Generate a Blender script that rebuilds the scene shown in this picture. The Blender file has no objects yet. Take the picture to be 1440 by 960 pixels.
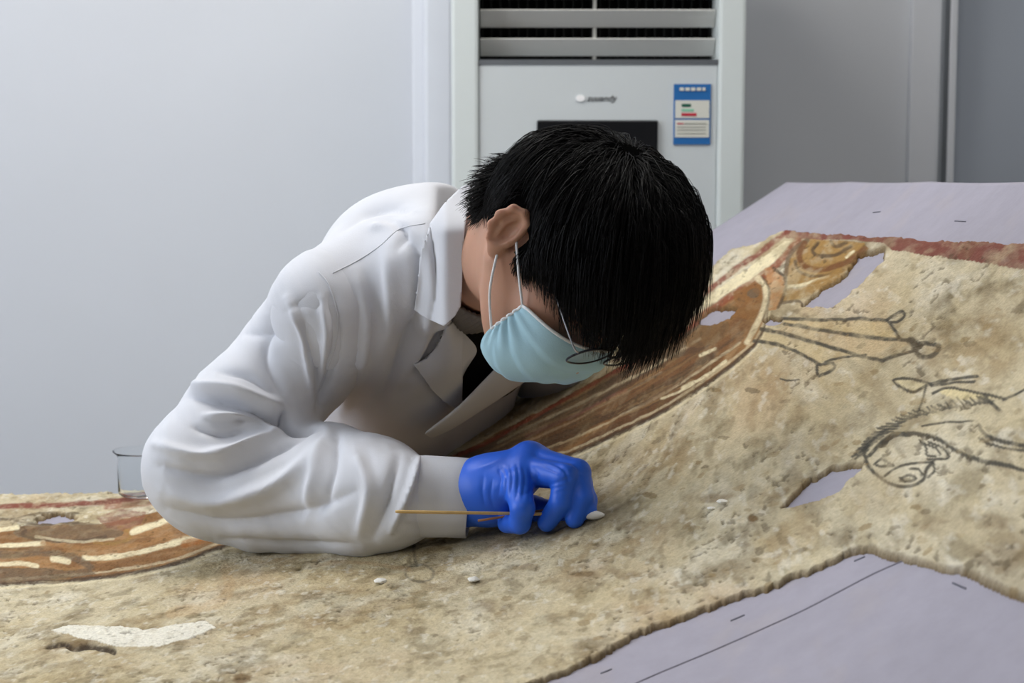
import bpy, bmesh, math, random
import numpy as np
from mathutils import Vector, Matrix, noise as mnoise
from mathutils.bvhtree import BVHTree

# ------------------------------------------------------------------ camera, light, exposure
random.seed(7); RNG = np.random.RandomState(7)
SC = bpy.context.scene; COL = SC.collection
F_PX = 2400.0; HORIZON = 215.0; CAM_Z = 1.40
PITCH = math.atan((480.0 - HORIZON) / F_PX)
cam_d = bpy.data.cameras.new('camera'); cam = bpy.data.objects.new('camera', cam_d); COL.objects.link(cam)
cam.location = (0, 0, CAM_Z); cam.rotation_euler = (math.pi/2 - PITCH, 0, 0)
cam_d.sensor_width = 36.0; cam_d.lens = 36.0 * F_PX / 1440.0
cam_d.clip_start = 0.05; cam_d.clip_end = 50
cam_d.dof.use_dof = True; cam_d.dof.focus_distance = 1.74; cam_d.dof.aperture_fstop = 9.0
SC.camera = cam

world = bpy.data.worlds.new('room_world'); SC.world = world; world.use_nodes = True
world.node_tree.nodes['Background'].inputs[0].default_value = (0.75, 0.82, 0.92, 1)
world.node_tree.nodes['Background'].inputs[1].default_value = 0.25
def area_light(name, loc, target, sx, sy, power, color):
    d = bpy.data.lights.new(name, 'AREA'); d.shape = 'RECTANGLE'; d.size = sx; d.size_y = sy
    d.energy = power; d.color = color
    o = bpy.data.objects.new(name, d); COL.objects.link(o); o.location = loc
    o.rotation_euler = (Vector(target) - Vector(loc)).to_track_quat('-Z', 'Y').to_euler()
    return o
area_light('window_daylight', (-2.42, 1.55, 1.75), (0.4, 1.75, 1.1), 1.9, 1.4, 27, (0.92, 0.96, 1.0))
PANELS = ((-0.85, 2.35), (0.75, 1.85), (-0.75, -0.6))
for (lx, ly), pw in zip(PANELS, (16, 8, 7)):
    area_light('ceiling_panel_light', (lx, ly, 2.72), (lx, ly, 0), 1.2, 0.6, pw, (1.0, 0.975, 0.94))
SC.view_settings.view_transform = 'Standard'; SC.view_settings.look = 'None'
SC.view_settings.gamma = 1.0; SC.view_settings.use_curve_mapping = False
SC.view_settings.exposure = -0.08

# ------------------------------------------------------------------ helpers
CP, SP = math.cos(PITCH), math.sin(PITCH)
def ray(px, py):
    x = (px - 720.0) / F_PX; y = -(py - 480.0) / F_PX
    return Vector((x, CP + y*SP, -SP + y*CP))
def V(px, py, Y):                       # the point of a photo direction at distance Y into the room
    d = ray(px, py); return Vector((0, 0, CAM_Z)) + d * (Y / d.y)
def project(P):                         # world array (n,3) -> photo pixels
    X = P[:, 0]; Yw = P[:, 1]; Z = P[:, 2] - CAM_Z
    depth = Yw*CP - Z*SP; up = Yw*SP + Z*CP
    return 720 + F_PX*X/depth, 480 - F_PX*up/depth

def lin(c):
    c = np.asarray(c, dtype=np.float64) / 255.0
    return np.where(c <= 0.04045, c/12.92, ((c+0.055)/1.055)**2.4)
def rgba(c): return tuple(lin(c)) + (1.0,)

def tag(o, label=None, cat=None, group=None, kind=None):
    if label: o['label'] = label
    if cat: o['category'] = cat
    if group: o['group'] = group
    if kind: o['kind'] = kind
    return o
def empty(name, loc=(0, 0, 0)):
    o = bpy.data.objects.new(name, None); COL.objects.link(o); o.location = loc; o.empty_display_size = 0.05
    return o
def link(name, me, mat=None, parent=None, smooth=False):
    o = bpy.data.objects.new(name, me); COL.objects.link(o)
    if mat is not None: me.materials.append(mat)
    if parent is not None:
        o.parent = parent
        bpy.context.view_layer.update()
        o.matrix_parent_inverse = parent.matrix_world.inverted()
    if smooth: me.polygons.foreach_set('use_smooth', np.ones(len(me.polygons), dtype=bool))
    return o
def np_mesh(name, verts, quads):
    me = bpy.data.meshes.new(name); n = len(verts); q = np.asarray(quads, dtype=np.int32); k = q.shape[1]
    me.vertices.add(n); me.vertices.foreach_set('co', np.asarray(verts, dtype=np.float32).ravel())
    me.loops.add(q.size); me.loops.foreach_set('vertex_index', q.ravel())
    me.polygons.add(len(q)); me.polygons.foreach_set('loop_start', np.arange(0, q.size, k, dtype=np.int32))
    me.update(calc_edges=True); me.validate()
    return me
def bm_mesh(name, bm):
    me = bpy.data.meshes.new(name); bmesh.ops.recalc_face_normals(bm, faces=bm.faces); bm.to_mesh(me); bm.free(); return me
def add_box(bm, c, s, bevel=0.0, rot=None):
    m = Matrix.Translation(c)
    if rot is not None: m = m @ rot.to_4x4()
    r = bmesh.ops.create_cube(bm, size=1.0, matrix=m @ Matrix.Diagonal((s[0], s[1], s[2], 1)))
    if bevel > 0:
        es = set(e for v in r['verts'] for e in v.link_edges)
        bmesh.ops.bevel(bm, geom=list(es), offset=bevel, segments=2, affect='EDGES', profile=0.6)
def box(name, c, s, mat, parent=None, bevel=0.0, rot=None):
    bm = bmesh.new(); add_box(bm, c, s, bevel, rot); return link(name, bm_mesh(name, bm), mat, parent)
def box2(name, lo, hi, mat, parent=None, bevel=0.0):
    return box(name, [(a+b)/2 for a, b in zip(lo, hi)], [abs(b-a) for a, b in zip(lo, hi)], mat, parent, bevel)
def catmull(pts, n=8):
    P = [np.array(p, dtype=float) for p in pts]
    if len(P) < 3: 
        return np.array([P[0]+(P[-1]-P[0])*t for t in np.linspace(0, 1, n+1)])
    P = [2*P[0]-P[1]] + P + [2*P[-1]-P[-2]]; out = []
    for i in range(1, len(P)-2):
        for t in np.linspace(0, 1, n, endpoint=False):
            a, b, c, d = P[i-1:i+3]
            out.append(0.5*((2*b)+(c-a)*t+(2*a-5*b+4*c-d)*t*t+(3*b-a-3*c+d)*t**3))
    out.append(P[-2]); return np.array(out)
def tube_mesh(name, pts, radii, sides=8):
    pts = [Vector(p) for p in pts]; n = len(pts)
    if np.isscalar(radii): radii = [radii]*n
    vs, qs = [], []; up = None
    for i, p in enumerate(pts):
        t = (pts[min(i+1, n-1)] - pts[max(i-1, 0)]).normalized()
        if up is None:
            up = t.orthogonal().normalized()
        up = (up - t*up.dot(t)).normalized(); b = t.cross(up)
        for k in range(sides):
            a = 2*math.pi*k/sides; vs.append(p + (up*math.cos(a)+b*math.sin(a))*radii[i])
    for i in range(n-1):
        for k in range(sides):
            k2 = (k+1) % sides
            qs.append((i*sides+k, i*sides+k2, (i+1)*sides+k2, (i+1)*sides+k))
    me = bpy.data.meshes.new(name)
    me.from_pydata([tuple(v) for v in vs], [], [tuple(q) for q in qs] + [tuple(range(sides-1, -1, -1)), tuple((n-1)*sides+k for k in range(sides))])
    me.update(); return me
def lathe_mesh(name, prof, seg=48, cap=False):
    vs, qs = [], []; n = len(prof)
    for k in range(seg):
        a = 2*math.pi*k/seg
        for r, z in prof: vs.append((r*math.cos(a), r*math.sin(a), z))
    for k in range(seg):
        for i in range(n-1):
            qs.append((k*n+i, ((k+1) % seg)*n+i, ((k+1) % seg)*n+i+1, k*n+i+1))
    me = bpy.data.meshes.new(name); me.from_pydata(vs, [], qs); me.update(); return me

# materials
def mat(name, color, rough=0.6, spec=0.4, metal=0.0, noise=0.0, nscale=20.0, bump=0.0, bscale=200.0, **kw):
    m = bpy.data.materials.new(name); m.use_nodes = True; nt = m.node_tree; b = nt.nodes['Principled BSDF']
    b.inputs['Base Color'].default_value = rgba(color); b.inputs['Roughness'].default_value = rough
    b.inputs['Specular IOR Level'].default_value = spec; b.inputs['Metallic'].default_value = metal
    for k, v in kw.items(): b.inputs[k.replace('_', ' ')].default_value = v
    tc = nt.nodes.new('ShaderNodeTexCoord')
    if noise > 0:
        nz = nt.nodes.new('ShaderNodeTexNoise'); nz.inputs['Scale'].default_value = nscale; nz.inputs['Detail'].default_value = 5
        nt.links.new(tc.outputs['Object'], nz.inputs['Vector'])
        mx = nt.nodes.new('ShaderNodeMix'); mx.data_type = 'RGBA'; mx.blend_type = 'MULTIPLY'
        mx.inputs[0].default_value = 1.0
        rp = nt.nodes.new('ShaderNodeMapRange'); rp.inputs[1].default_value = 0.3; rp.inputs[2].default_value = 0.7
        rp.inputs[3].default_value = 1.0-noise; rp.inputs[4].default_value = 1.0
        nt.links.new(nz.outputs[0], rp.inputs[0]); mx.inputs[6].default_value = rgba(color)
        nt.links.new(rp.outputs[0], mx.inputs[7]); nt.links.new(mx.outputs[2], b.inputs['Base Color'])
    if bump > 0:
        nz2 = nt.nodes.new('ShaderNodeTexNoise'); nz2.inputs['Scale'].default_value = bscale; nz2.inputs['Detail'].default_value = 4
        nt.links.new(tc.outputs['Object'], nz2.inputs['Vector'])
        bp = nt.nodes.new('ShaderNodeBump'); bp.inputs['Strength'].default_value = bump; bp.inputs['Distance'].default_value = 0.002
        nt.links.new(nz2.outputs[0], bp.inputs['Height']); nt.links.new(bp.outputs[0], b.inputs['Normal'])
    return m
def attr_mat(name, rough, spec, grain, gscale, bump, bscale):
    m = bpy.data.materials.new(name); m.use_nodes = True; nt = m.node_tree; b = nt.nodes['Principled BSDF']
    at = nt.nodes.new('ShaderNodeVertexColor'); at.layer_name = 'paint'
    tc = nt.nodes.new('ShaderNodeTexCoord')
    nz = nt.nodes.new('ShaderNodeTexNoise'); nz.inputs['Scale'].default_value = gscale; nz.inputs['Detail'].default_value = 6; nz.inputs['Roughness'].default_value = 0.65
    nt.links.new(tc.outputs['Object'], nz.inputs['Vector'])
    rp = nt.nodes.new('ShaderNodeMapRange'); rp.inputs[1].default_value = 0.3; rp.inputs[2].default_value = 0.7
    rp.inputs[3].default_value = 1-grain; rp.inputs[4].default_value = 1+grain
    nt.links.new(nz.outputs[0], rp.inputs[0])
    mx = nt.nodes.new('ShaderNodeMix'); mx.data_type = 'RGBA'; mx.blend_type = 'MULTIPLY'; mx.inputs[0].default_value = 1
    nt.links.new(at.outputs[0], mx.inputs[6]); nt.links.new(rp.outputs[0], mx.inputs[7]); nt.links.new(mx.outputs[2], b.inputs['Base Color'])
    b.inputs['Roughness'].default_value = rough; b.inputs['Specular IOR Level'].default_value = spec
    nz2 = nt.nodes.new('ShaderNodeTexNoise'); nz2.inputs['Scale'].default_value = bscale; nz2.inputs['Detail'].default_value = 5
    nt.links.new(tc.outputs['Object'], nz2.inputs['Vector'])
    bp = nt.nodes.new('ShaderNodeBump'); bp.inputs['Strength'].default_value = bump; bp.inputs['Distance'].default_value = 0.003
    nt.links.new(nz2.outputs[0], bp.inputs['Height']); nt.links.new(bp.outputs[0], b.inputs['Normal'])
    return m
def emit_mat(name, color, strength):
    m = bpy.data.materials.new(name); m.use_nodes = True; b = m.node_tree.nodes['Principled BSDF']
    b.inputs['Base Color'].default_value = rgba(color); b.inputs['Emission Color'].default_value = rgba(color); b.inputs['Emission Strength'].default_value = strength
    return m
M = {}
M['wall'] = mat('wall_paint', (212, 215, 221), 0.75, 0.2, noise=0.03, nscale=3, bump=0.05, bscale=120)
M['trim'] = mat('white_trim', (226, 229, 236), 0.45, 0.4, noise=0.02)
M['ceil'] = mat('ceiling_paint', (225, 225, 225), 0.8, 0.2, noise=0.02)
M['floor'] = mat('floor_tile', (112, 108, 104), 0.4, 0.4, noise=0.1, nscale=4)
M['ac'] = mat('ac_plastic', (214, 221, 220), 0.35, 0.4, noise=0.015)
M['ac_panel'] = mat('ac_front_panel', (205, 211, 213), 0.25, 0.5, noise=0.01)
M['slat'] = mat('ac_slat', (205, 205, 200), 0.4, 0.4, noise=0.02)
M['black'] = mat('black_plastic', (16, 17, 20), 0.25, 0.5)
M['dark'] = mat('dark_vent', (18, 20, 20), 0.8, 0.2)
M['steel'] = mat('brushed_metal', (150, 155, 160), 0.35, 0.5, metal=0.8, noise=0.05)
M['lamp'] = emit_mat('lamp_diffuser', (255, 250, 240), 3.0)
M['glasspane'] = mat('frosted_pane', (182, 190, 202), 0.35, 0.5, noise=0.05, nscale=2)
M['wood'] = mat('pine_wood', (170, 135, 95), 0.6, 0.3, noise=0.25, nscale=14)
M['label_blue'] = mat('label_blue', (40, 105, 170), 0.4, 0.4)
M['label_white'] = mat('label_white', (215, 215, 205), 0.45, 0.4)
M['green'] = mat('label_green', (20, 90, 70), 0.4); M['mint'] = mat('label_mint', (140, 200, 170), 0.4)
M['red'] = mat('label_red', (190, 35, 60), 0.4); M['greyprint'] = mat('label_print', (150, 150, 140), 0.5)
M['white'] = mat('white_badge', (250, 250, 250), 0.3); M['ink'] = mat('dark_ink', (45, 48, 50), 0.4)

# value noise in the plane
_LAT = RNG.rand(256, 256)
def vnoise(x, y):
    xi = np.floor(x).astype(int); yi = np.floor(y).astype(int); fx = x-xi; fy = y-yi
    fx = fx*fx*(3-2*fx); fy = fy*fy*(3-2*fy)
    g = lambda a, b: _LAT[a % 256, b % 256]
    return (g(xi, yi)*(1-fx)+g(xi+1, yi)*fx)*(1-fy) + (g(xi, yi+1)*(1-fx)+g(xi+1, yi+1)*fx)*fy
def fbm(x, y, o=4):
    s = 0; a = 0.5; t = 0
    for i in range(o):
        s = s + a*vnoise(x*2**i+17.3*i, y*2**i+9.1*i); t += a; a *= 0.5
    return s/t
def sstep(a, b, x):
    t = np.clip((x-a)/(b-a), 0, 1); return t*t*(3-2*t)

# ------------------------------------------------------------------ the room
YW = 3.45
def struct(name, lo, hi, m, parent=None, bevel=0): return tag(box2(name, lo, hi, m, parent, bevel), kind='structure')
struct('floor', (-2.6, -2.2, -0.05), (2.6, YW+0.2, 0), M['floor'])
struct('ceiling', (-2.6, -2.2, 2.8), (2.6, YW+0.2, 2.85), M['ceil'])
struct('wall_back', (-2.6, YW, 0), (0.80, YW+0.12, 2.8), M['wall'])
struct('wall_back_lintel', (0.80, YW, 2.15), (2.6, YW+0.12, 2.8), M['wall'])
M['wall_far'] = mat('grey_wall_paint', (128, 130, 134), 0.8, 0.2, noise=0.03, nscale=3)
struct('wall_front', (-2.6, -2.2, 0), (2.6, -2.1, 2.8), M['wall_far'])
struct('wall_right', (2.5, -2.1, 0), (2.6, YW, 2.8), M['wall_far'])
# left wall with a window opening
struct('wall_left', (-2.6, -2.1, 0), (-2.5, 0.45, 2.8), M['wall'])
struct('wall_left_end', (-2.6, 2.65, 0), (-2.5, YW, 2.8), M['wall'])
struct('wall_left_below', (-2.6, 0.45, 0), (-2.5, 2.65, 0.95), M['wall'])
struct('wall_left_above', (-2.6, 0.45, 2.5), (-2.5, 2.65, 2.8), M['wall'])
win = tag(empty('window_1', (-2.55, 1.55, 0.95)), kind='structure')
for a, b in (((-2.58, 0.45, 0.95), (-2.5, 2.65, 1.01)), ((-2.58, 0.45, 2.44), (-2.5, 2.65, 2.5)), ((-2.58, 0.45, 0.95), (-2.5, 0.51, 2.5)), ((-2.58, 2.59, 0.95), (-2.5, 2.65, 2.5)), ((-2.58, 1.52, 0.95), (-2.5, 1.58, 2.5))):
    box2('window_frame', a, b, M['trim'], win)
M['daypane'] = emit_mat('daylit_pane', (215, 230, 250), 1.6)
box2('pane', (-2.56, 0.51, 1.01), (-2.55, 1.52, 2.44), M['daypane'], win); box2('pane', (-2.56, 1.58, 1.01), (-2.55, 2.59, 2.44), M['daypane'], win)
# vertical white casing beside the air conditioner
def xw(px, Y=YW): return (px-720.0)/F_PX*Y*1.006
tr = tag(empty('trim_1', (xw(608), YW, 0)), kind='structure')
box2('casing_step', (xw(583), YW-0.03, 0), (xw(600), YW, 2.8), M['trim'], tr, 0.004)
box2('casing_face', (xw(600), YW-0.055, 0), (xw(640), YW, 2.8), M['trim'], tr, 0.008)
# doorway right of the air conditioner: jamb, thin post and a frosted grey door
dr = tag(empty('door_1', (xw(1400), YW, 0)), kind='structure')
box2('door_jamb', (xw(1268), YW-0.02, 0), (xw(1310), YW+0.12, 2.15), M['trim'], dr, 0.003)
box2('door_post', (xw(1309), YW-0.045, 0), (xw(1316), YW+0.03, 2.15), M['steel'], dr)
box2('door_edge', (xw(1316), YW-0.05, 0), (xw(1326), YW+0.03, 2.15), M['trim'], dr, 0.003)
box2('door_pane', (xw(1326), YW+0.0, 0), (2.5, YW+0.03, 2.15), M['glasspane'], dr)
for (lx, ly), wh in zip(PANELS, ('white wall behind the man', 'painted end of the mural', 'empty floor in front of the table')):
    L = tag(empty('ceiling_light', (lx, ly, 2.8)), 'recessed white ceiling light panel above the ' + wh, 'light', 'ceiling light panels')
    for a in ((lx-0.65, ly-0.35, lx+0.65, ly-0.31), (lx-0.65, ly+0.31, lx+0.65, ly+0.35), (lx-0.65, ly-0.31, lx-0.61, ly+0.31), (lx+0.61, ly-0.31, lx+0.65, ly+0.31)):
        box2('frame', (a[0], a[1], 2.75), (a[2], a[3], 2.80), M['trim'], L)
    box2('diffuser', (lx-0.61, ly-0.31, 2.775), (lx+0.61, ly+0.31, 2.80), M['lamp'], L)

# ------------------------------------------------------------------ the floor-standing air conditioner
AY = 2.95
def ax(px): return V(px, 215, AY).x
def az(py): return V(720, py, AY).z
AC = tag(empty('air_conditioner', (ax(841), AY+0.2, 0)), 'white floor standing air conditioner against the wall behind the man', 'air conditioner')
ztop = 1.86; zo0 = az(86)
box2('side_panel', (ax(635), AY, 0), (ax(673), AY+0.36, ztop), M['ac'], AC, 0.006)
box2('side_panel', (ax(1009), AY, 0), (ax(1047), AY+0.36, ztop), M['ac'], AC, 0.006)
box2('back_panel', (ax(673), AY+0.30, 0), (ax(1009), AY+0.36, ztop), M['ac'], AC)
box2('top_cap', (ax(673), AY, 1.79), (ax(1009), AY+0.30, ztop), M['ac'], AC)
box2('vent_cavity', (ax(673), AY+0.14, zo0), (ax(1009), AY+0.30, 1.79), M['dark'], AC)
box2('front_panel', (ax(673), AY+0.006, 0.06), (ax(1009), AY+0.05, zo0-0.004), M['ac_panel'], AC, 0.004)
box2('outlet_sill', (ax(673), AY+0.004, zo0-0.005), (ax(1009), AY+0.14, zo0+0.003), M['steel'], AC)
box2('plinth', (ax(673), AY+0.03, 0), (ax(1009), AY+0.30, 0.06), M['ac'], AC)
pitch_s = (az(12)-az(53)) ; zs = az(64)
k = 0
while zs < 1.78:
    bm = bmesh.new()
    add_box(bm, ((ax(675)+ax(1007))/2, AY+0.045, zs), (ax(1007)-ax(675), 0.036, 0.003), 0.001, Matrix.Rotation(math.radians(-52), 3, 'X'))
    s = link('louver_slat', bm_mesh('louver_slat', bm), M['slat'], AC)
    bm = bmesh.new(); add_box(bm, (ax(838), AY+0.075, zs+0.0), (0.008, 0.02, 0.02), 0.002); link('pivot', bm_mesh('pivot', bm), M['slat'], s)
    zs += pitch_s; k += 1
box2('louver_rod', (ax(836), AY+0.085, zo0), (ax(841), AY+0.092, 1.79), M['slat'], AC)
for i in range(26):
    x = ax(677) + (ax(1005)-ax(677))*i/25
    box2('inner_vane', (x-0.001, AY+0.10, zo0+0.004), (x+0.001, AY+0.135, 1.78), M['dark'], AC)
box2('display', (ax(755), AY-0.002, az(300)), (ax(925), AY+0.02, az(169)), M['black'], AC, 0.003)
# badge: a white disc and slanted dark lettering
bm = bmesh.new(); bmesh.ops.create_cone(bm, cap_ends=True, segments=28, radius1=0.0066, radius2=0.0066, depth=0.003, matrix=Matrix.Translation((ax(816), AY+0.005, az(138))) @ Matrix.Rotation(math.pi/2, 4, 'X') @ Matrix.Diagonal((1.15, 0.85, 1, 1)))
link('badge', bm_mesh('badge', bm), M['white'], AC)
def text(name, s, loc, size, m, parent, shear=0.0, ext=0.0006):
    c = bpy.data.curves.new(name, 'FONT'); c.body = s; c.size = size; c.extrude = ext; c.shear = shear
    o = bpy.data.objects.new(name, c); COL.objects.link(o)
    dg = bpy.context.evaluated_depsgraph_get(); me = bpy.data.meshes.new_from_object(o.evaluated_get(dg))
    bpy.data.objects.remove(o); me.transform(Matrix.Translation(loc) @ Matrix.Rotation(math.pi/2, 4, 'X'))
    return link(name, me, m, parent)
text('lettering', 'zuuandy', (ax(825), AY+0.0055, az(142)), 0.0150, M['ink'], AC, 0.35)
# energy label
lab = box2('energy_label', (ax(947), AY+0.0035, az(203)), (ax(999), AY+0.007, az(118)), M['label_blue'], AC); lab['label'] = 'blue and white energy rating sticker'
def lb(n, a, b, c, d, m): box2(n, (ax(a), AY+0.0025, az(d)), (ax(c), AY+0.0045, az(b)), M[m], lab)
lb('label_field', 949, 141, 997, 166, 'label_white'); lb('label_field', 949, 168.5, 997, 193, 'label_white')
def lb2(n, a, b, c, d, m): box2(n, (ax(a), AY+0.0018, az(d)), (ax(c), AY+0.0026, az(b)), M[m], lab)
lb2('rating_bar', 958, 146, 971, 150, 'green'); lb2('rating_bar', 958, 153, 975, 156.5, 'mint'); lb2('rating_bar', 958, 159, 979, 163, 'red')
lb2('print_line', 952, 173, 961, 174.6, 'red'); lb2('print_line', 962, 173, 993, 174.4, 'greyprint')
for yy in (178, 182, 187): lb2('print_line', 952, yy, 992, yy+1.1, 'greyprint')
for (c0, c1) in ((955, 961), (963, 969), (971, 977), (979, 985), (987, 991)): lb2('print_line', c0, 123, c1, 127.5, 'label_white')
# ------------------------------------------------------------------ the curved board and the mural on it
WS = [1.01809542, 0.09491559, 0.30722503, 0.24343965, 0.45112718, -0.13405566, 0.41074729, -0.79602823]
def zs_fn(X, Y):                         # the vaulted surface of the painted plaster
    X = np.asarray(X, dtype=float); Xc = np.clip(X, -0.5, 0.62); Y = np.clip(np.asarray(Y, dtype=float), 0.9, 2.8)
    z = 0
    for i in range(4):
        for j in range(2): z = z + WS[2*i+j]*Xc**i*(Y-1.8)**j
    return z + (X-Xc)*(0.09-0.1*(Y-1.5))
def on_mural(px, py, lift=0.0):
    d = ray(px, py); t0, t1 = 0.7, 3.2; prev = 0.7
    for t in np.linspace(t0, t1, 400):
        p = Vector((0, 0, CAM_Z)) + d*(t/d.y)
        h = p.z - float(zs_fn(p.x, p.y)) - lift
        if h <= 0:
            a, b = prev, t
            for _ in range(14):
                m = (a+b)/2; p = Vector((0, 0, CAM_Z)) + d*(m/d.y)
                if p.z - float(zs_fn(p.x, p.y)) - lift <= 0: b = m
                else: a = m
            return p
        prev = t
    return p
def grid(nx, rows, x0, x1):
    xs = np.linspace(x0, x1, nx); X, Y = np.meshgrid(xs, rows); return X.ravel(), Y.ravel()
def grid_quads(nx, ny):
    i = np.arange(nx-1); j = np.arange(ny-1); I, J = np.meshgrid(i, j); a = (J*nx+I).ravel()
    return np.stack([a, a+1, a+nx+1, a+nx], 1)
def in_poly(poly, px, py):
    poly = np.asarray(poly, float); r = np.zeros(px.shape, bool)
    sel = np.where((px > poly[:, 0].min()) & (px < poly[:, 0].max()) & (py > poly[:, 1].min()) & (py < poly[:, 1].max()))[0]
    x = px[sel]; y = py[sel]; c = np.zeros(len(sel), bool); n = len(poly)
    for i in range(n):
        x0, y0 = poly[i]; x1, y1 = poly[(i+1) % n]
        if y0 == y1: continue
        cr = ((y0 > y) != (y1 > y)) & (x < (x1-x0)*(y-y0)/(y1-y0)+x0); c ^= cr
    r[sel] = c; return r
def poly_dist(pts, px, py, reach):
    """distance to a polyline for the vertices within reach -> (indices, distance, fraction along)"""
    pts = np.asarray(pts, float)
    sel = np.where((px > pts[:, 0].min()-reach) & (px < pts[:, 0].max()+reach) & (py > pts[:, 1].min()-reach) & (py < pts[:, 1].max()+reach))[0]
    x = px[sel]; y = py[sel]; D = np.full(len(sel), 1e9); T = np.zeros(len(sel)); n = len(pts)-1
    for i in range(n):
        ax_, ay_ = pts[i]; bx, by = pts[i+1]; dx, dy = bx-ax_, by-ay_; L = dx*dx+dy*dy+1e-9
        t = np.clip(((x-ax_)*dx+(y-ay_)*dy)/L, 0, 1); d = np.hypot(x-ax_-t*dx, y-ay_-t*dy)
        m = d < D; D[m] = d[m]; T[m] = (i+t[m])/n
    return sel, D, T
BOARD_T = 0.006
# ---- backing board
def board_far(X): return 2.285 + 0.38*sstep(0.08, 0.30, X)
def x_end(Y): return np.interp(Y, [1.0, 1.2, 1.4, 1.6, 1.8, 2.1, 2.4, 2.7], [0.575, 0.568, 0.559, 0.549, 0.536, 0.511, 0.474, 0.421])
nxb, nyb = 460, 420
sx = np.linspace(0, 1, nxb); sy = np.linspace(0, 1, nyb)
SXb, SYb = np.meshgrid(sx, sy); SXb = SXb.ravel(); SYb = SYb.ravel()
XB = -0.98 + (0.98+0.50)*SXb
YB = 0.98 + (board_far(XB)-0.98)*SYb
XB = -0.98 + (0.98+x_end(YB))*SXb
ZB = zs_fn(XB, YB) - BOARD_T
PB = np.stack([XB, YB, ZB], 1); bpx, bpy_ = project(PB)
cb = np.tile(lin((157, 154, 167)), (len(XB), 1))
n1 = fbm(XB*9, YB*9); cb *= (0.93+0.14*n1)[:, None]
n2 = sstep(0.58, 0.75, fbm(XB*30+5, YB*22)); cb = cb*(1-0.10*n2[:, None]) + lin((180, 165, 150))*0.10*n2[:, None]
SEAM = catmull([(840, 990), (900, 958), (1000, 916), (1075, 883), (1130, 858), (1180, 832), (1230, 806), (1282, 783), (1330, 757)], 6)
bme = np_mesh('backing_board', PB, grid_quads(nxb, nyb))
at = bme.color_attributes.new('paint', 'FLOAT_COLOR', 'POINT'); at.data.foreach_set('color', np.concatenate([cb, np.ones((len(cb), 1))], 1).astype(np.float32).ravel())
M['board'] = attr_mat('lilac_grey_board', 0.55, 0.3, 0.05, 40, 0.08, 150)
M['plaster'] = attr_mat('painted_plaster', 0.85, 0.15, 0.16, 240, 0.55, 330)
board = link('backing_board', bme, M['board'], None, True)
tag(board, 'curved lilac grey backing board under the painted plaster', 'board')
sm = board.modifiers.new('thick', 'SOLIDIFY'); sm.thickness = 0.018; sm.offset = -1.0
M['staple'] = mat('staple_steel', (120, 120, 130), 0.4, 0.5, metal=0.6)
M['seamline'] = mat('board_joint', (118, 115, 124), 0.8, 0.1)
link('board_joint', tube_mesh('board_joint', [on_mural(x, y, -BOARD_T) for x, y in SEAM[::2] if y < 985], 0.0008, 6), M['seamline'], board, True)
for (a, b, c, d) in ((1028, 873, 1047, 865), (1202, 789, 1216, 783), (845, 947, 860, 941), (1340, 820, 1358, 828), (1228, 299, 1238, 298), (1343, 311, 1358, 312)):
    p = on_mural(a, b, -BOARD_T); q = on_mural(c, d, -BOARD_T); u = Vector((0, 0, 0.0012))
    link('staple', tube_mesh('staple', [p-u, p+u*0.4, q+u*0.4, q-u], 0.0007, 6), M['staple'], board)

# ---- mural
NX, NY = 1240, 800
kk = np.linspace(1/2.62, 1/0.99, NY); rows = 1/kk
XM, YM = grid(NX, rows, -0.94, 0.555)
ZM = zs_fn(XM, YM)
mpx, mpy = project(np.stack([XM, YM, ZM], 1))
YN = 1.5+(YM-1.5)*(1-0.62*sstep(-0.05, 0.30, XM))
j1 = (fbm(XM*60, YN*60, 4)-0.5)*14; j2 = (fbm(XM*60+40, YN*60+11, 4)-0.5)*11
jx, jy = mpx+j1, mpy+j2
FRONT = [(700, 974), (740, 960), (790, 942), (840, 920), (900, 885), (960, 865), (1010, 845), (1060, 828), (1100, 815), (1160, 790), (1200, 772), (1222, 768), (1245, 776), (1290, 785), (1330, 797), (1350, 797), (1390, 815), (1440, 836), (1600, 905), (1700, 930)]
OUT = [(-420, 1150), (200, 1150), (420, 1120), (560, 1040)] + FRONT + [(1700, 380), (1440, 340), (1300, 336), (1250, 332), (1160, 328), (1105, 320), (1060, 343), (1030, 347), (1005, 368), (985, 398), (900, 452), (780, 520), (600, 610), (450, 664), (330, 684), (210, 690), (100, 692), (0, 693), (-200, 695), (-420, 698)]
j3 = (fbm(XM*220, YN*200, 3)-0.5)*7; j4 = (fbm(XM*220+9, YN*200+5, 3)-0.5)*6
inside = in_poly(OUT, mpx+0.5*j1+j3, mpy+0.45*j2+j4)
HOLES = [
 [(50, 728), (62, 723), (85, 721), (105, 724), (109, 729), (95, 733), (70, 735), (54, 734)],
 [(1126, 429), (1160, 402), (1185, 388), (1208, 358), (1244, 348), (1241, 365), (1222, 385), (1205, 405), (1180, 425), (1163, 432)],
 [(985, 443), (1005, 431), (1036, 433), (1026, 446), (1003, 456), (984, 456)],
 [(1074, 451), (1084, 444), (1100, 446), (1095, 454), (1078, 457)],
 [(1098, 713), (1115, 695), (1140, 672), (1165, 657), (1195, 650), (1216, 648), (1213, 660), (1196, 670), (1182, 690), (1160, 699), (1130, 708)]]
hole = np.zeros(len(XM), bool)
for h in HOLES: hole |= in_poly(h, mpx+0.5*j1+j3, mpy+0.45*j2+j4)
solid = inside & ~hole
S2 = solid.reshape(NY, NX)
# blur the mask a little for a worn, rounded edge
sf = S2.astype(np.float32)
def blur(a, n):
    for _ in range(n):
        b = a.copy(); b[1:] += a[:-1]; b[:-1] += a[1:]; b[:, 1:] += a[:, :-1]; b[:, :-1] += a[:, 1:]; a = b/5
    return a
edge_soft = blur(sf, 2).ravel()

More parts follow.
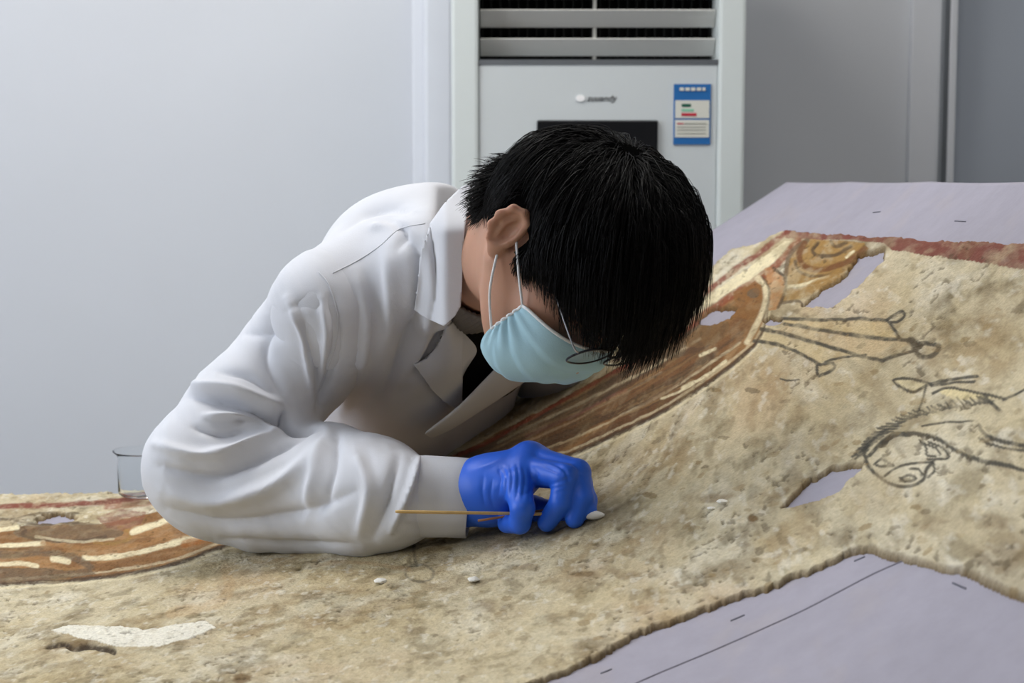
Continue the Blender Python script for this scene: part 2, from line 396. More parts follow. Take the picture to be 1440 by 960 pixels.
col = np.tile(lin((208, 195, 164)), (len(XM), 1))
def mixc(idx, c, a):
    a = np.asarray(a)
    if a.ndim == 0: a = np.full(len(idx), float(a))
    col[idx] = col[idx]*(1-a[:, None]) + lin(c)*a[:, None]
ALL = np.arange(len(XM))
nb = fbm(XM*7, YN*5, 5); nm = fbm(XM*26+3, YN*17+8, 5); nf = fbm(XM*95+1, YN*70+2, 4); ng = fbm(XM*240, YN*170, 3)
mixc(ALL, (190, 172, 132), sstep(0.40, 0.70, nb)*0.7)
mixc(ALL, (228, 220, 198), sstep(0.50, 0.72, nm)*0.65)
mixc(ALL, (150, 122, 76), sstep(0.56, 0.78, fbm(XM*17+9, YN*16+4, 5))*0.55)
mixc(ALL, (120, 104, 68), sstep(0.60, 0.74, fbm(XM*48+19, YN*44+4, 4))*0.4)
mixc(ALL, (200, 172, 138), sstep(0.5, 0.8, fbm(XM*11+50, YN*8+4, 4))*0.4)
mixc(ALL, (120, 104, 76), sstep(0.62, 0.78, nf)*0.4)
mixc(ALL, (104, 92, 64), sstep(0.57, 0.72, fbm(XM*36+71, YN*30+14, 5))*0.42)
mixc(ALL, (216, 206, 178), sstep(0.56, 0.70, fbm(XM*40+11, YN*34+44, 5))*0.5)
mixc(ALL, (235, 229, 212), sstep(0.62, 0.8, fbm(XM*130+9, YN*95+7, 3))*0.5)
col *= (0.80+0.20*ng)[:, None]*0.92
def stroke(pts, w, c, a=1.0, soft=0.35, wear=0.35, curve=True, n=7):
    P = catmull(pts, n) if (curve and len(pts) > 2) else np.asarray(pts, float)
    i, d, t = poly_dist(P, mpx+0.12*j1, mpy+0.12*j2, w*1.6+3)
    wv = w*0.5*(0.75+0.5*nf[i]); al = 1-sstep(wv*(1-soft), wv*(1+soft)+0.6, d)
    mixc(i, c, np.clip(al*a*(1-wear*sstep(0.52, 0.75, ng[i])), 0, 1))
def fill(poly, c, a=1.0, wear=0.5, jit=0.3):
    m = in_poly(poly, mpx+jit*j1, mpy+jit*j2); i = np.where(m)[0]
    mixc(i, c, np.clip(a*(1-wear*sstep(0.45, 0.7, nf[i])), 0, 1))
def ell(cx, cy, rx, ry, n=22, a0=0, a1=360, tilt=0):
    t = np.radians(np.linspace(a0, a1, n)); x = rx*np.cos(t); y = ry*np.sin(t); c, s = math.cos(math.radians(tilt)), math.sin(math.radians(tilt))
    return [(cx+c*u-s*v, cy+s*u+c*v) for u, v in zip(x, y)]
RED = (124, 68, 56); MAR = (116, 64, 56); OCH = (152, 118, 66); ORA = (152, 112, 70); BRN = (120, 86, 56); DRK = (74, 60, 48); GRB = (108, 90, 70); CRM = (226, 214, 178); INK = (68, 66, 60)
# the border ribbon running along the man's side of the mural: brown ground, inner dark line
INNER = [(-420, 850), (-200, 838), (0, 822), (110, 815), (200, 803), (260, 788), (330, 763), (450, 738), (540, 716), (620, 690), (700, 668), (800, 640), (870, 609), (930, 580), (1000, 535), (1050, 495), (1070, 470), (1080, 435), (1083, 402)]
OUTER = [(1075, 384), (1040, 412), (985, 447), (900, 500), (780, 566), (640, 640), (450, 690), (300, 707), (240, 716), (190, 726), (140, 736), (60, 740), (0, 740), (-420, 748)]
IN_C = catmull(INNER, 6)
fill(list(map(tuple, IN_C)) + OUTER, ORA, 0.97, 0.12)
rb = np.where(in_poly(list(map(tuple, IN_C)) + OUTER, mpx, mpy))[0]; mixc(rb, (122, 86, 52), 0.8*sstep(0.42, 0.62, fbm(XM[rb]*22+4, YN[rb]*30+3, 4)))
rd = np.where(in_poly(list(map(tuple, IN_C)) + OUTER, mpx, mpy) & (mpx > 520))[0]; mixc(rd, (92, 64, 44), 0.85*sstep(520, 640, mpx[rd])*sstep(0.30, 0.55, nm[rd])*sstep(1060, 960, mpx[rd]))
def along(off_a, off_b, lo, hi, w, c, a=1.0, **k):       # a line inside the ribbon: fraction of the way from inner to outer edge
    I = catmull(INNER, 10); O = catmull(OUTER[::-1], 10)
    tt = np.linspace(lo, hi, 40)
    out = []
    for q, t in enumerate(tt):
        x = -420 + t*(1083+420)
        yi = np.interp(x, I[:, 0], I[:, 1]); yo = np.interp(x, O[:, 0], O[:, 1])
        fr = off_a + (off_b-off_a)*q/39.0
        out.append((x, yi+(yo-yi)*fr))
    stroke(out, w, c, a, curve=False, **k)
X2T = lambda x: (x+420)/1503.0
along(0.52, 0.48, X2T(560), X2T(1040), 34, BRN, 0.85); along(0.75, 0.8, X2T(560), X2T(990), 22, GRB, 0.8); along(0.40, 0.35, X2T(600), X2T(1000), 10, DRK, 0.7)
along(0.62, 0.68, X2T(600), X2T(960), 6, DRK, 0.7); along(0.9, 0.85, X2T(560), X2T(980), 7, DRK, 0.6)
along(0.24, 0.26, X2T(380), X2T(1040), 3, CRM, 0.5); along(0.50, 0.58, X2T(640), X2T(930), 2.4, CRM, 0.2); along(0.82, 0.70, X2T(700), X2T(985), 3, CRM, 0.35)
along(0.66, 0.60, X2T(740), X2T(880), 5, (140, 92, 84), 0.6); along(0.97, 0.95, X2T(560), X2T(990), 5, (140, 62, 50), 0.7)
for q in range(90):                                       # short worn brush marks inside the ribbon
    x = RNG.uniform(560, 1030); fr = RNG.uniform(0.15, 0.95); L = RNG.uniform(25, 130); 
    along(fr, fr+RNG.uniform(-0.08, 0.08), X2T(x), X2T(min(x+L, 1045)), RNG.uniform(1.4, 3.4), [DRK, (150, 122, 84), GRB, BRN, DRK, DRK][RNG.randint(6)], RNG.uniform(0.2, 0.5))
stroke(INNER, 4.5, DRK, 0.9, wear=0.2); stroke([(x, y-7) for x, y in INNER], 3, CRM, 0.5); stroke([(x+2, y+5) for x, y in INNER], 2.5, CRM, 0.6)
# scroll motifs under the left end of the ribbon
fill(ell(96, 748, 78, 15), GRB, 0.85, 0.3); stroke(ell(150, 752, 34, 12, 12, -60, 120), 4, OCH, 0.8); stroke(ell(92, 750, 60, 10, 16, 20, 200), 4, DRK, 0.6)
stroke([(50, 754), (110, 761), (160, 757)], 3, CRM, 0.5)
fill([(135, 726), (170, 716), (205, 720), (200, 736), (172, 746), (150, 742)], (124, 78, 66), 0.7, 0.6)
stroke([(-300, 722), (-100, 717), (0, 712), (100, 709), (170, 703), (226, 696), (320, 688)], 6.5, RED, 0.95, wear=0.25)
stroke([(150, 712), (200, 708), (240, 704)], 8, (140, 78, 62), 0.6)
stroke([(-200, 733), (0, 730), (30, 727), (52, 722), (110, 721)], 3, DRK, 0.7); stroke([(20, 732), (52, 737), (110, 735)], 3, DRK, 0.6)
stroke([(-100, 746), (0, 744), (25, 742)], 5, CRM, 0.9); stroke([(186, 748), (215, 739), (243, 728), (255, 721)], 7, CRM, 0.95, wear=0.1)
stroke([(-200, 772), (0, 767), (62, 763)], 6, CRM, 0.95, wear=0.15); stroke([(60, 763), (120, 770), (190, 766), (240, 758)], 6, ORA, 0.8)
stroke([(118, 785), (160, 783), (200, 775), (245, 764), (300, 748)], 7, CRM, 0.9, wear=0.25); stroke([(-100, 772), (0, 772), (60, 770)], 3, DRK, 0.5)
stroke([(-100, 782), (0, 780), (60, 777), (100, 783), (128, 797)], 9, GRB, 0.9); fill([(-200, 802), (0, 798), (50, 797), (100, 803), (128, 800), (135, 808), (60, 816), (0, 820), (-200, 832)], GRB, 0.9, 0.3)
stroke([(-60, 795), (0, 793), (30, 791), (52, 795)], 6, CRM, 0.85); stroke([(74, 785), (96, 789)], 8, CRM, 0.85, curve=False)
stroke([(250, 745), (300, 735), (360, 730), (420, 725)], 16, BRN, 0.6); stroke([(260, 765), (310, 752), (380, 735)], 10, (150, 92, 40), 0.7)
# right end: red border, cream stripe, scrolls, petals
fill([(1100, 318), (1160, 327), (1250, 332), (1440, 340), (1700, 368), (1700, 420), (1440, 378), (1370, 368), (1255, 351), (1238, 341), (1190, 338), (1130, 336), (1106, 334)], MAR, 0.95, 0.25)
stroke([(1106, 326), (1075, 350), (1040, 375), (1000, 405), (960, 432)], 7, RED, 0.9); fill([(1104, 338), (1122, 338), (1080, 378), (1040, 402), (1000, 428), (985, 425), (1040, 385)], CRM, 0.9, 0.3)
stroke([(1122, 338), (1106, 358), (1082, 382), (1045, 405), (1012, 428), (975, 450)], 9, (134, 74, 50), 0.9)
fill([(1122, 345), (1140, 336), (1215, 342), (1222, 350), (1195, 378), (1150, 400), (1108, 402), (1104, 380)], OCH, 0.95, 0.3)
stroke([(1104, 392), (1108, 366), (1118, 350), (1135, 338)], 6, GRB, 0.9); stroke([(1131, 343), (1124, 360), (1133, 376), (1160, 378), (1195, 366), (1216, 350)], 8, (110, 72, 44), 0.9)
stroke([(1150, 341), (1143, 352), (1152, 360), (1176, 358), (1196, 347)], 4.5, DRK, 0.8); stroke([(1168, 340), (1176, 347), (1190, 342)], 4, DRK, 0.7)
stroke([(1118, 368), (1124, 382), (1150, 388), (1185, 380)], 4, DRK, 0.7); stroke([(1190, 362), (1200, 354)], 3, CRM, 0.9, curve=False)
stroke([(1106, 404), (1135, 398), (1165, 388)], 3, CRM, 0.9); stroke([(1103, 417), (1130, 411), (1155, 398), (1180, 384)], 13, OCH, 0.9); stroke([(1100, 425), (1122, 422), (1130, 428)], 4, DRK, 0.7)
fill([(1075, 378), (1090, 377), (1103, 392), (1103, 412), (1092, 434), (1081, 436), (1084, 410)], (176, 126, 80), 0.9, 0.4); stroke([(1088, 378), (1103, 391), (1104, 410), (1094, 432)], 3.5, DRK, 0.9)
fill([(1030, 412), (1062, 394), (1072, 400), (1074, 425), (1056, 450), (1030, 446), (1036, 432)], (132, 92, 52), 0.85, 0.3)
stroke([(1066, 392), (1076, 402), (1077, 425), (1066, 452), (1050, 480)], 8, CRM, 0.8, wear=0.2); stroke([(1072, 390), (1081, 404), (1081, 425), (1072, 450)], 3, DRK, 0.7)
fill(ell(1060, 412, 9, 7), GRB, 0.9); stroke([(940, 500), (975, 492), (1010, 470), (1020, 455)], 8, DRK, 0.6); fill(ell(995, 470, 34, 14, tilt=-25), (120, 92, 60), 0.8)
stroke([(960, 545), (990, 530), (1020, 508)], 4, CRM, 0.9); stroke([(985, 500), (1005, 490)], 4, CRM, 0.9, curve=False); stroke([(930, 560), (950, 553), (975, 540)], 3, CRM, 0.9)
# tassels
fill([(1100, 448), (1245, 451), (1262, 475), (1180, 468), (1105, 455)], (200, 176, 128), 0.55, 0.4); fill([(1075, 465), (1110, 458), (1282, 480), (1242, 503), (1170, 486)], (204, 180, 142), 0.5, 0.5); fill([(1066, 478), (1075, 467), (1200, 495), (1152, 510)], (200, 180, 136), 0.5, 0.5)
def ink(p, w=4.2, a=0.92, **k): stroke(p, w, INK, a, wear=0.3, **k)
ink([(1100, 447), (1150, 450), (1200, 449), (1248, 450)]); ink([(1246, 450), (1258, 442), (1269, 437), (1272, 443), (1262, 451), (1250, 452)], 3.6)
ink([(1104, 455), (1180, 468), (1240, 475), (1284, 478)], 4.8); ink([(1070, 463), (1100, 468), (1170, 488), (1242, 506)], 4.8); ink([(1242, 506), (1262, 500), (1290, 492)], 4.2)
ink([(1060, 478), (1100, 486), (1140, 505), (1154, 513)], 4.4); ink([(1150, 513), (1170, 510), (1173, 517), (1156, 527), (1150, 527), (1149, 514)], 3.6); ink([(1160, 508), (1185, 502), (1218, 496)], 2.6)
ink([(1252, 455), (1265, 474)], 3.4, curve=False); ink([(1281, 477), (1286, 490), (1296, 503), (1312, 500), (1320, 488), (1304, 483), (1288, 484)], 6.0); ink([(1280, 478), (1294, 486)], 9, curve=False); ink([(1097, 532), (1112, 535), (1124, 534)], 2)
# horse
hk = dict(n=6)
fill([(1258, 533), (1282, 533), (1306, 541), (1290, 550), (1270, 546)], (222, 208, 166), 0.6); fill([(1318, 550), (1332, 546), (1380, 553), (1410, 560), (1340, 562)], (214, 198, 150), 0.7)
ink([(1308, 541), (1282, 534), (1257, 533), (1264, 542), (1282, 551), (1302, 543)], 3.2); ink([(1306, 541), (1335, 534), (1374, 528)], 4.4); ink([(1310, 543), (1340, 538), (1370, 536)], 3.4)
ink([(1312, 553), (1330, 545), (1350, 547), (1380, 553), (1414, 560)], 3.6); ink([(1410, 561), (1425, 554), (1445, 544), (1500, 520)], 3.4); ink([(1302, 543), (1298, 560), (1292, 576)], 2.6)
MANE = catmull([(1208, 636), (1222, 620), (1245, 602), (1275, 585), (1310, 575), (1350, 568), (1385, 562), (1402, 572)], 9)
for q in range(0, len(MANE)-1, 2):
    x, y = MANE[q]; L = 7+5*RNG.rand(); fr = q/len(MANE); t = math.radians(-28 + 85*fr + RNG.uniform(-8, 8)); dx, dy = math.cos(t)*L, math.sin(t)*L
    ink([(x-dx, y-dy), (x+dx*0.1, y+dy*0.2+1), (x+dx, y+dy)], 2.7, 0.85)
    if fr < 0.35: ink([(x-dx*0.6, y-dy*0.6+5), (x+dx, y+dy+5)], 2.4, 0.8, curve=False)
ink([(1222, 640), (1240, 622), (1262, 610), (1290, 609), (1318, 618), (1345, 634), (1378, 648), (1410, 654), (1445, 660), (1520, 668)], 5.4); ink([(1236, 628), (1258, 614), (1280, 612)], 3.5)
ink([(1216, 640), (1222, 656), (1240, 672), (1262, 683), (1285, 682), (1299, 674), (1303, 660), (1312, 650)], 4.6); ink([(1244, 669), (1262, 657), (1285, 652), (1312, 650)], 3)
ink([(1266, 672), (1276, 677), (1288, 673), (1278, 668), (1268, 672)], 3.4); ink([(1280, 660), (1292, 660), (1297, 668)], 3); ink([(1312, 650), (1314, 662), (1306, 672)], 3)
ink([(1294, 618), (1302, 628), (1304, 640), (1316, 642)], 3); ink([(1306, 622), (1328, 632), (1334, 642), (1318, 646), (1304, 646)], 3.4); ink([(1300, 624), (1318, 632), (1322, 640)], 2.6)
ink([(1230, 652), (1240, 646), (1250, 652), (1256, 655), (1240, 655), (1232, 653)], 3.2); ink([(1242, 642), (1248, 640)], 4, curve=False)
ink([(1376, 597), (1385, 610), (1405, 620), (1445, 628), (1500, 632)], 5); ink([(1377, 616), (1395, 625), (1420, 632), (1445, 634)], 3); ink([(1297, 598), (1325, 594), (1368, 592)], 2.8)
# the outlined teardrop by the sleeve, faint ochre sweeps
ink(ell(590, 805, 20, 12), 3.2, 0.6); ink([(584, 752), (582, 775), (586, 794)], 4, 0.45); stroke([(318, 800), (322, 830), (300, 850), (240, 862)], 14, (190, 156, 112), 0.35); stroke([(440, 795), (500, 790), (575, 800)], 5, (170, 140, 100), 0.5)
wornc = lin((200, 186, 152))
wv_ = sstep(0.53, 0.72, fbm(XM*70+31, YN*55+7, 5))*0.36; wv_[rb] *= 0.3; col = col*(1-wv_[:, None]) + wornc*wv_[:, None]
dv_ = sstep(0.55, 0.75, fbm(XM*34+61, YN*30+2, 5))*0.30; col = col*(1-dv_[:, None]) + lin((120, 100, 68))*dv_[:, None]
# spots: brown, elongated along the surface
for q in range(420):
    t = RNG.rand(); x = RNG.uniform(560, 1440) if q % 4 else RNG.uniform(0, 560); y = RNG.uniform(400, 900)
    r = RNG.uniform(2.0, 7.5)*(0.7 if x < 560 else 1); a = RNG.uniform(0.2, 0.6)
    pl = ell(x, y, r*RNG.uniform(1.1, 2.0), r*0.65, 9, tilt=RNG.uniform(-40, 5))
    if y < np.interp(x, IN_C[:, 0], IN_C[:, 1])+8 and x < 1090: continue
    if x > 1090 and y < 430: continue
    fill(pl, [(126, 104, 64), (146, 124, 86), (134, 112, 78), (96, 84, 62)][RNG.randint(4)], a, 0.5, 0.5)
for (x, y, rx, ry, a) in ((820, 807, 16, 7, .7), (875, 805, 24, 7, .6), (945, 722, 40, 14, .45), (1080, 620, 50, 14, .35), (700, 855, 30, 14, .4), (735, 857, 14, 8, .5), (1415, 770, 70, 34, .3), (1380, 735, 60, 14, .3), (1330, 740, 40, 16, .3), (1060, 730, 9, 6, .9), (905, 740, 40, 10, .4), (745, 800, 16, 6, .5), (960, 640, 40, 10, .35), (1000, 700, 40, 8, .5), (95, 905, 45, 9, .7), (340, 955, 16, 7, .8), (70, 910, 18, 6, .6)):
    i = np.where(((mpx+j1*1.5-x)/rx)**2+((mpy+j2*1.2-y)/ry)**2 < 1)[0]; rr_ = ((mpx[i]+j1[i]*1.5-x)/rx)**2+((mpy[i]+j2[i]*1.2-y)/ry)**2; mixc(i, (108, 84, 52), a*np.clip(1.6*(1-rr_), 0, 1)*(0.25+0.75*sstep(0.40, 0.6, nm[i])))
# repaired white plaster patch
PATCH = [(72, 886), (98, 878), (150, 880), (205, 885), (245, 879), (290, 874), (304, 884), (262, 899), (225, 910), (165, 909), (112, 897)]
pm = np.where(in_poly(PATCH, mpx+0.4*j1, mpy+0.4*j2))[0]; mixc(pm, (226, 222, 208), 0.92*(1-0.3*sstep(0.55, 0.75, nf[pm])))
crack = catmull([(68, 908), (90, 905), (104, 912), (130, 908), (160, 914)], 6); stroke(crack, 7, (52, 40, 30), 0.9)
pit = sstep(0.66, 0.76, fbm(XM*170+3, YN*190+8, 3))*sstep(0.42, 0.6, nm); mixc(ALL, (74, 62, 44), pit*0.55)
# geometry: relief, rounded broken rim
hgt = (nm-0.5)*0.0028 + (nf-0.5)*0.0022 + (ng-0.5)*0.0008 + (fbm(XM*48+19, YN*80+4, 4) - 0.5)*0.001
hgt -= pit*0.0012; hgt[pm] += 0.0008
ci, cd, ct = poly_dist(crack, mpx+0.4*j1, mpy+0.3*j2, 14); hgt[ci] -= 0.004*np.exp(-(cd/3.5)**2)
fi, fd, ft = poly_dist(MANE, mpx, mpy, 3)
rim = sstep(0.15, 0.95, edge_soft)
ZM2 = ZM + hgt*rim - 0.006*(1-rim)
out = ~solid
ZM2[out] = ZM[out] - BOARD_T - 0.003
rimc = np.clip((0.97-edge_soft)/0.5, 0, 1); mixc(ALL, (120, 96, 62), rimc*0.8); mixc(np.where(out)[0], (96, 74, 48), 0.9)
quads = grid_quads(NX, NY); keep = solid[quads].any(1); quads = quads[keep]
used = np.zeros(len(XM), bool); used[quads.ravel()] = True; remap = np.cumsum(used)-1
mme = np_mesh('mural_fragment', np.stack([XM, YM, ZM2], 1)[used], remap[quads])
at = mme.color_attributes.new('paint', 'FLOAT_COLOR', 'POINT'); at.data.foreach_set('color', np.concatenate([np.clip(col[used], 0, 1), np.ones((used.sum(), 1))], 1).astype(np.float32).ravel())
mural = link('mural_fragment', mme, M['plaster'], None, True)
tag(mural, 'broken beige wall painting fragment with ochre scroll border, tassels and horse head drawing', 'mural')
# loose white chips lying on the plaster
M['chip'] = mat('plaster_chip', (236, 234, 226), 0.8, 0.2, noise=0.1, nscale=200)
for (x, y, r, lab_) in ((535, 818, 0.0065, 'white plaster chip lying below the rolled cuff of the sleeve'), (666, 816, 0.0055, 'white plaster chip lying below the blue glove'), (1016, 707, 0.006, 'white plaster chip lying on the mural near the lilac gap'), (1000, 716, 0.004, 'tiny white plaster crumb beside a larger chip near the gap')):
    p = on_mural(x, y, 0.001); bm = bmesh.new(); bmesh.ops.create_icosphere(bm, subdivisions=2, radius=1.0)
    for v in bm.verts:
        v.co *= 1+0.35*mnoise.noise(v.co*1.7+Vector((x, y, 0)))
        v.co = Vector((v.co.x*r, v.co.y*r*1.1, v.co.z*r*0.38))
    me = bm_mesh('plaster_chip', bm); o = link('plaster_chip', me, M['chip'], None, False); o.location = p + Vector((0, 0, 0.0012)); tag(o, lab_, 'chip')
# table and shaped ribs under the board
tb = tag(empty('work_table', (-0.2, 1.65, 0)), 'wooden work table with shaped ribs under the backing board', 'table')
box2('tabletop', (-0.95, 1.02, 0.70), (0.42, 2.22, 0.735), M['wood'], tb, 0.004)
for x in (-0.90, 0.37):
    for y in (1.07, 2.17): box2('leg', (x-0.03, y-0.03, 0), (x+0.03, y+0.03, 0.70), M['wood'], tb)
for y in (1.12, 1.65, 2.15):
    n = 24; xs = np.linspace(-0.93, 0.41, n); vs = []
    for x in xs:
        for dy in (-0.012, 0.012):
            vs.append((x, y+dy, 0.735)); vs.append((x, y+dy, float(zs_fn(x, y))-BOARD_T-0.022))
    fs = []
    for i in range(n-1):
        a = i*4; b = a+4
        fs += [(a, b, b+1, a+1), (a+2, a+3, b+3, b+2), (a+1, b+1, b+3, a+3), (a, a+2, b+2, b)]
    fs += [(0, 1, 3, 2), ((n-1)*4, (n-1)*4+2, (n-1)*4+3, (n-1)*4+1)]
    me = bpy.data.meshes.new('rib'); me.from_pydata(vs, [], fs); me.update(); link('rib', me, M['wood'], tb)
# ------------------------------------------------------------------ sculpting with distance fields
def surface_net(fn, lo, hi, h):
    lo = np.array(lo, float); hi = np.array(hi, float); n = np.ceil((hi-lo)/h).astype(int)+1
    ax_ = [lo[i]+h*np.arange(n[i]) for i in range(3)]
    F = np.empty(tuple(n), np.float32)
    step = max(1, int(1.5e6/(n[1]*n[2])))
    for s in range(0, n[0], step):
        G = np.stack(np.meshgrid(ax_[0][s:s+step], ax_[1], ax_[2], indexing='ij'), -1).astype(np.float32)
        F[s:s+step] = fn(G.reshape(-1, 3)).reshape(G.shape[:3])
    I = F < 0
    c = np.zeros(tuple(n-1), np.uint8)
    for dx in (0, 1):
        for dy in (0, 1):
            for dz in (0, 1): c += I[dx:n[0]-1+dx, dy:n[1]-1+dy, dz:n[2]-1+dz]
    act = (c > 0) & (c < 8); ids = np.full(act.shape, -1, np.int64); idx = np.argwhere(act); ids[act] = np.arange(len(idx))
    acc = np.zeros((len(idx), 3)); cnt = np.zeros(len(idx))
    corners = [(a, b, d) for a in (0, 1) for b in (0, 1) for d in (0, 1)]
    for p in corners:
        for axn in range(3):
            if p[axn] == 1: continue
            q = list(p); q[axn] = 1
            f0 = F[idx[:, 0]+p[0], idx[:, 1]+p[1], idx[:, 2]+p[2]]; f1 = F[idx[:, 0]+q[0], idx[:, 1]+q[1], idx[:, 2]+q[2]]
            m = (f0 < 0) != (f1 < 0); t = np.where(m, f0/np.where(m, f0-f1, 1), 0)
            pt = np.tile(np.array(p, float), (len(idx), 1)); pt[:, axn] += t
            acc[m] += pt[m]; cnt[m] += 1
    verts = lo + h*(idx + acc/np.maximum(cnt, 1)[:, None])
    quads = []
    for axn in range(3):
        a1, a2 = (axn+1) % 3, (axn+2) % 3
        sl0 = [slice(1, n[i]-1) for i in range(3)]; sl1 = [slice(1, n[i]-1) for i in range(3)]
        sl0[axn] = slice(0, n[axn]-1); sl1[axn] = slice(1, n[axn])
        A = I[tuple(sl0)]; B = I[tuple(sl1)]; e = np.argwhere(A != B)
        off = np.array([1, 1, 1]); off[axn] = 0; e = e+off
        s_in = A[A != B]
        def cell(d1, d2):
            k_ = e.copy(); k_[:, a1] -= d1; k_[:, a2] -= d2; return ids[k_[:, 0], k_[:, 1], k_[:, 2]]
        q = np.stack([cell(1, 1), cell(0, 1), cell(0, 0), cell(1, 0)], 1)
        q[~s_in] = q[~s_in][:, ::-1]; quads.append(q)
    return verts, np.concatenate(quads)
def rcone(p, a, b, r1, r2):              # tapered capsule
    a = np.asarray(a, np.float32); b = np.asarray(b, np.float32); ba = b-a; pa = p-a
    t = np.clip(pa@ba/float(ba@ba+1e-12), 0, 1)
    return np.linalg.norm(pa-t[:, None]*ba, axis=1) - (r1+(r2-r1)*t)
def ellip(p, c, r, A=None):
    q = p-np.asarray(c, np.float32)
    if A is not None: q = q@np.asarray(A, np.float32)
    r = np.asarray(r, np.float32); k0 = np.linalg.norm(q/r, axis=1); k1 = np.linalg.norm(q/(r*r), axis=1)
    return k0*(k0-1)/np.maximum(k1, 1e-9)
def smin(a, b, k):
    h = np.clip(0.5+0.5*(b-a)/k, 0, 1); return b*(1-h)+a*h-k*h*(1-h)
def smax(a, b, k): return -smin(-a, -b, k)
def chain(p, pts, k):
    d = None
    for (a, r1), (b, r2) in zip(pts[:-1], pts[1:]):
        e = rcone(p, a, b, r1, r2); d = e if d is None else smin(d, e, k)
    return d
def relax(v, q, it=2, lam=0.5):
    n = len(v)
    for _ in range(it):
        s = np.zeros((n, 3)); c = np.zeros(n)
        for i in range(4):
            j = (i+1) % 4
            np.add.at(s, q[:, i], v[q[:, j]]); np.add.at(c, q[:, i], 1)
            np.add.at(s, q[:, j], v[q[:, i]]); np.add.at(c, q[:, j], 1)
        v = v*(1-lam) + lam*s/np.maximum(c, 1)[:, None]
    return v
def normals(v, q):
    fn = np.cross(v[q[:, 2]]-v[q[:, 0]], v[q[:, 3]]-v[q[:, 1]]); N = np.zeros_like(v)
    for i in range(4): np.add.at(N, q[:, i], fn)
    return N/np.maximum(np.linalg.norm(N, axis=1), 1e-12)[:, None]
CAMP = np.array([0, 0, CAM_Z])
def crease(v, q, strokes, smooth=1, gain=1.0, wgain=1.0):
    """press folds into the camera side of a garment: (points, width px, depth m); a positive depth raises a ridge"""
    N = normals(v, q); face = sstep(0.05, 0.35, np.einsum('ij,ij->i', N, (CAMP-v)/np.linalg.norm(CAMP-v, axis=1)[:, None]))
    px, py = project(v); D = np.zeros(len(v))
    for pts, w, dep in strokes:
        w = w*wgain; dep = dep*gain
        P = catmull(pts, 8); i, d, t = poly_dist(P, px, py, w*3)
        D[i] += dep*np.exp(-(d/w)**(2 if dep > 0 else 1.25))*np.sin(np.clip(t, 0.02, 0.98)*math.pi)**0.5
    v = v + N*(D*face)[:, None]
    return relax(v, q, smooth, 0.35) if smooth else v
def vec(v): return np.array(v, dtype=np.float32)
def T(px, py, Y): return vec(V(px, py, Y))

M['coat'] = mat('white_cotton', (210, 212, 219), 0.85, 0.15, noise=0.03, nscale=30, bump=0.12, bscale=900, Sheen_Weight=0.1)
M['skin'] = mat('skin', (190, 144, 120), 0.5, 0.35, noise=0.06, nscale=40, Subsurface_Weight=0.15, Subsurface_Scale=0.01)
M['haircap'] = mat('hair_underlayer', (8, 8, 8), 1.0, 0.0)
M['hair'] = mat('black_hair', (9, 8, 9), 0.5, 0.16, noise=0.1, nscale=60)
M['glove'] = mat('blue_nitrile', (42, 102, 224), 0.42, 0.4, noise=0.04, nscale=60)
M['mask'] = mat('mask_blue', (172, 208, 222), 0.85, 0.15, noise=0.04, nscale=50, bump=0.15, bscale=700)
M['maskw'] = mat('mask_white', (232, 234, 236), 0.8, 0.2)
M['knit'] = mat('grey_knit', (128, 122, 116), 0.9, 0.1, noise=0.1, nscale=300)
M['blackcloth'] = mat('black_cloth', (14, 13, 15), 0.9, 0.1, noise=0.1, nscale=100)
M['trouser'] = mat('dark_trousers', (38, 40, 48), 0.9, 0.1, noise=0.1, nscale=100)
M['frame'] = mat('dark_metal_frame', (40, 40, 46), 0.3, 0.5, metal=0.7)
M['silver'] = mat('silver_wire', (190, 190, 195), 0.3, 0.5, metal=0.9)
M['lens'] = mat('clear_lens', (250, 250, 252), 0.02, 0.5, Transmission_Weight=1.0, IOR=1.05)
M['stick'] = mat('bamboo', (206, 172, 112), 0.6, 0.3, noise=0.15, nscale=120)
M['stick2'] = mat('dark_bamboo', (150, 104, 70), 0.6, 0.3, noise=0.15, nscale=120)
M['cotton'] = mat('cotton', (242, 242, 240), 0.95, 0.1, bump=0.4, bscale=1500)
M['glass'] = mat('clear_glass', (250, 252, 253), 0.02, 0.5, Transmission_Weight=1.0, IOR=1.12)

person = tag(empty('person', (-0.18, 2.52, 0.0)), 'person in white lab coat, blue mask and blue glove bent over the mural', 'person')
HC = on_mural(760, 750); YH = HC.y + 0.035          # depth of the working hand, from where it touches the plaster
EC = on_mural(430, 776); YE = EC.y + 0.05           # depth of the forearm, from where the sleeve rests

# ---- head frame: r = his right, f = where the face points, u = crown
hR = Vector((-0.57, -0.81, 0.13)).normalized(); hF = Vector((0.25, -0.32, -0.88)); hF = (hF-hR*hF.dot(hR)).normalized(); hU = hR.cross(hF)
HS = 0.985                                            # head size
EAR = V(722, 338, 1.64); HCEN = EAR - hR*0.080*HS
HM = Matrix(((hR.x, hF.x, hU.x, HCEN.x), (hR.y, hF.y, hU.y, HCEN.y), (hR.z, hF.z, hU.z, HCEN.z), (0, 0, 0, 1)))
HR3 = np.array(HM.to_3x3(), dtype=np.float64); HT = np.array(HCEN)
def h2w(p): return np.asarray(p, float)@HR3.T*HS + HT
def w2h(p): return (np.asarray(p, float)-HT)@HR3/HS
NB = w2h(np.array([V(664, 380, 1.915)]))[0]          # base of the neck, in the head frame

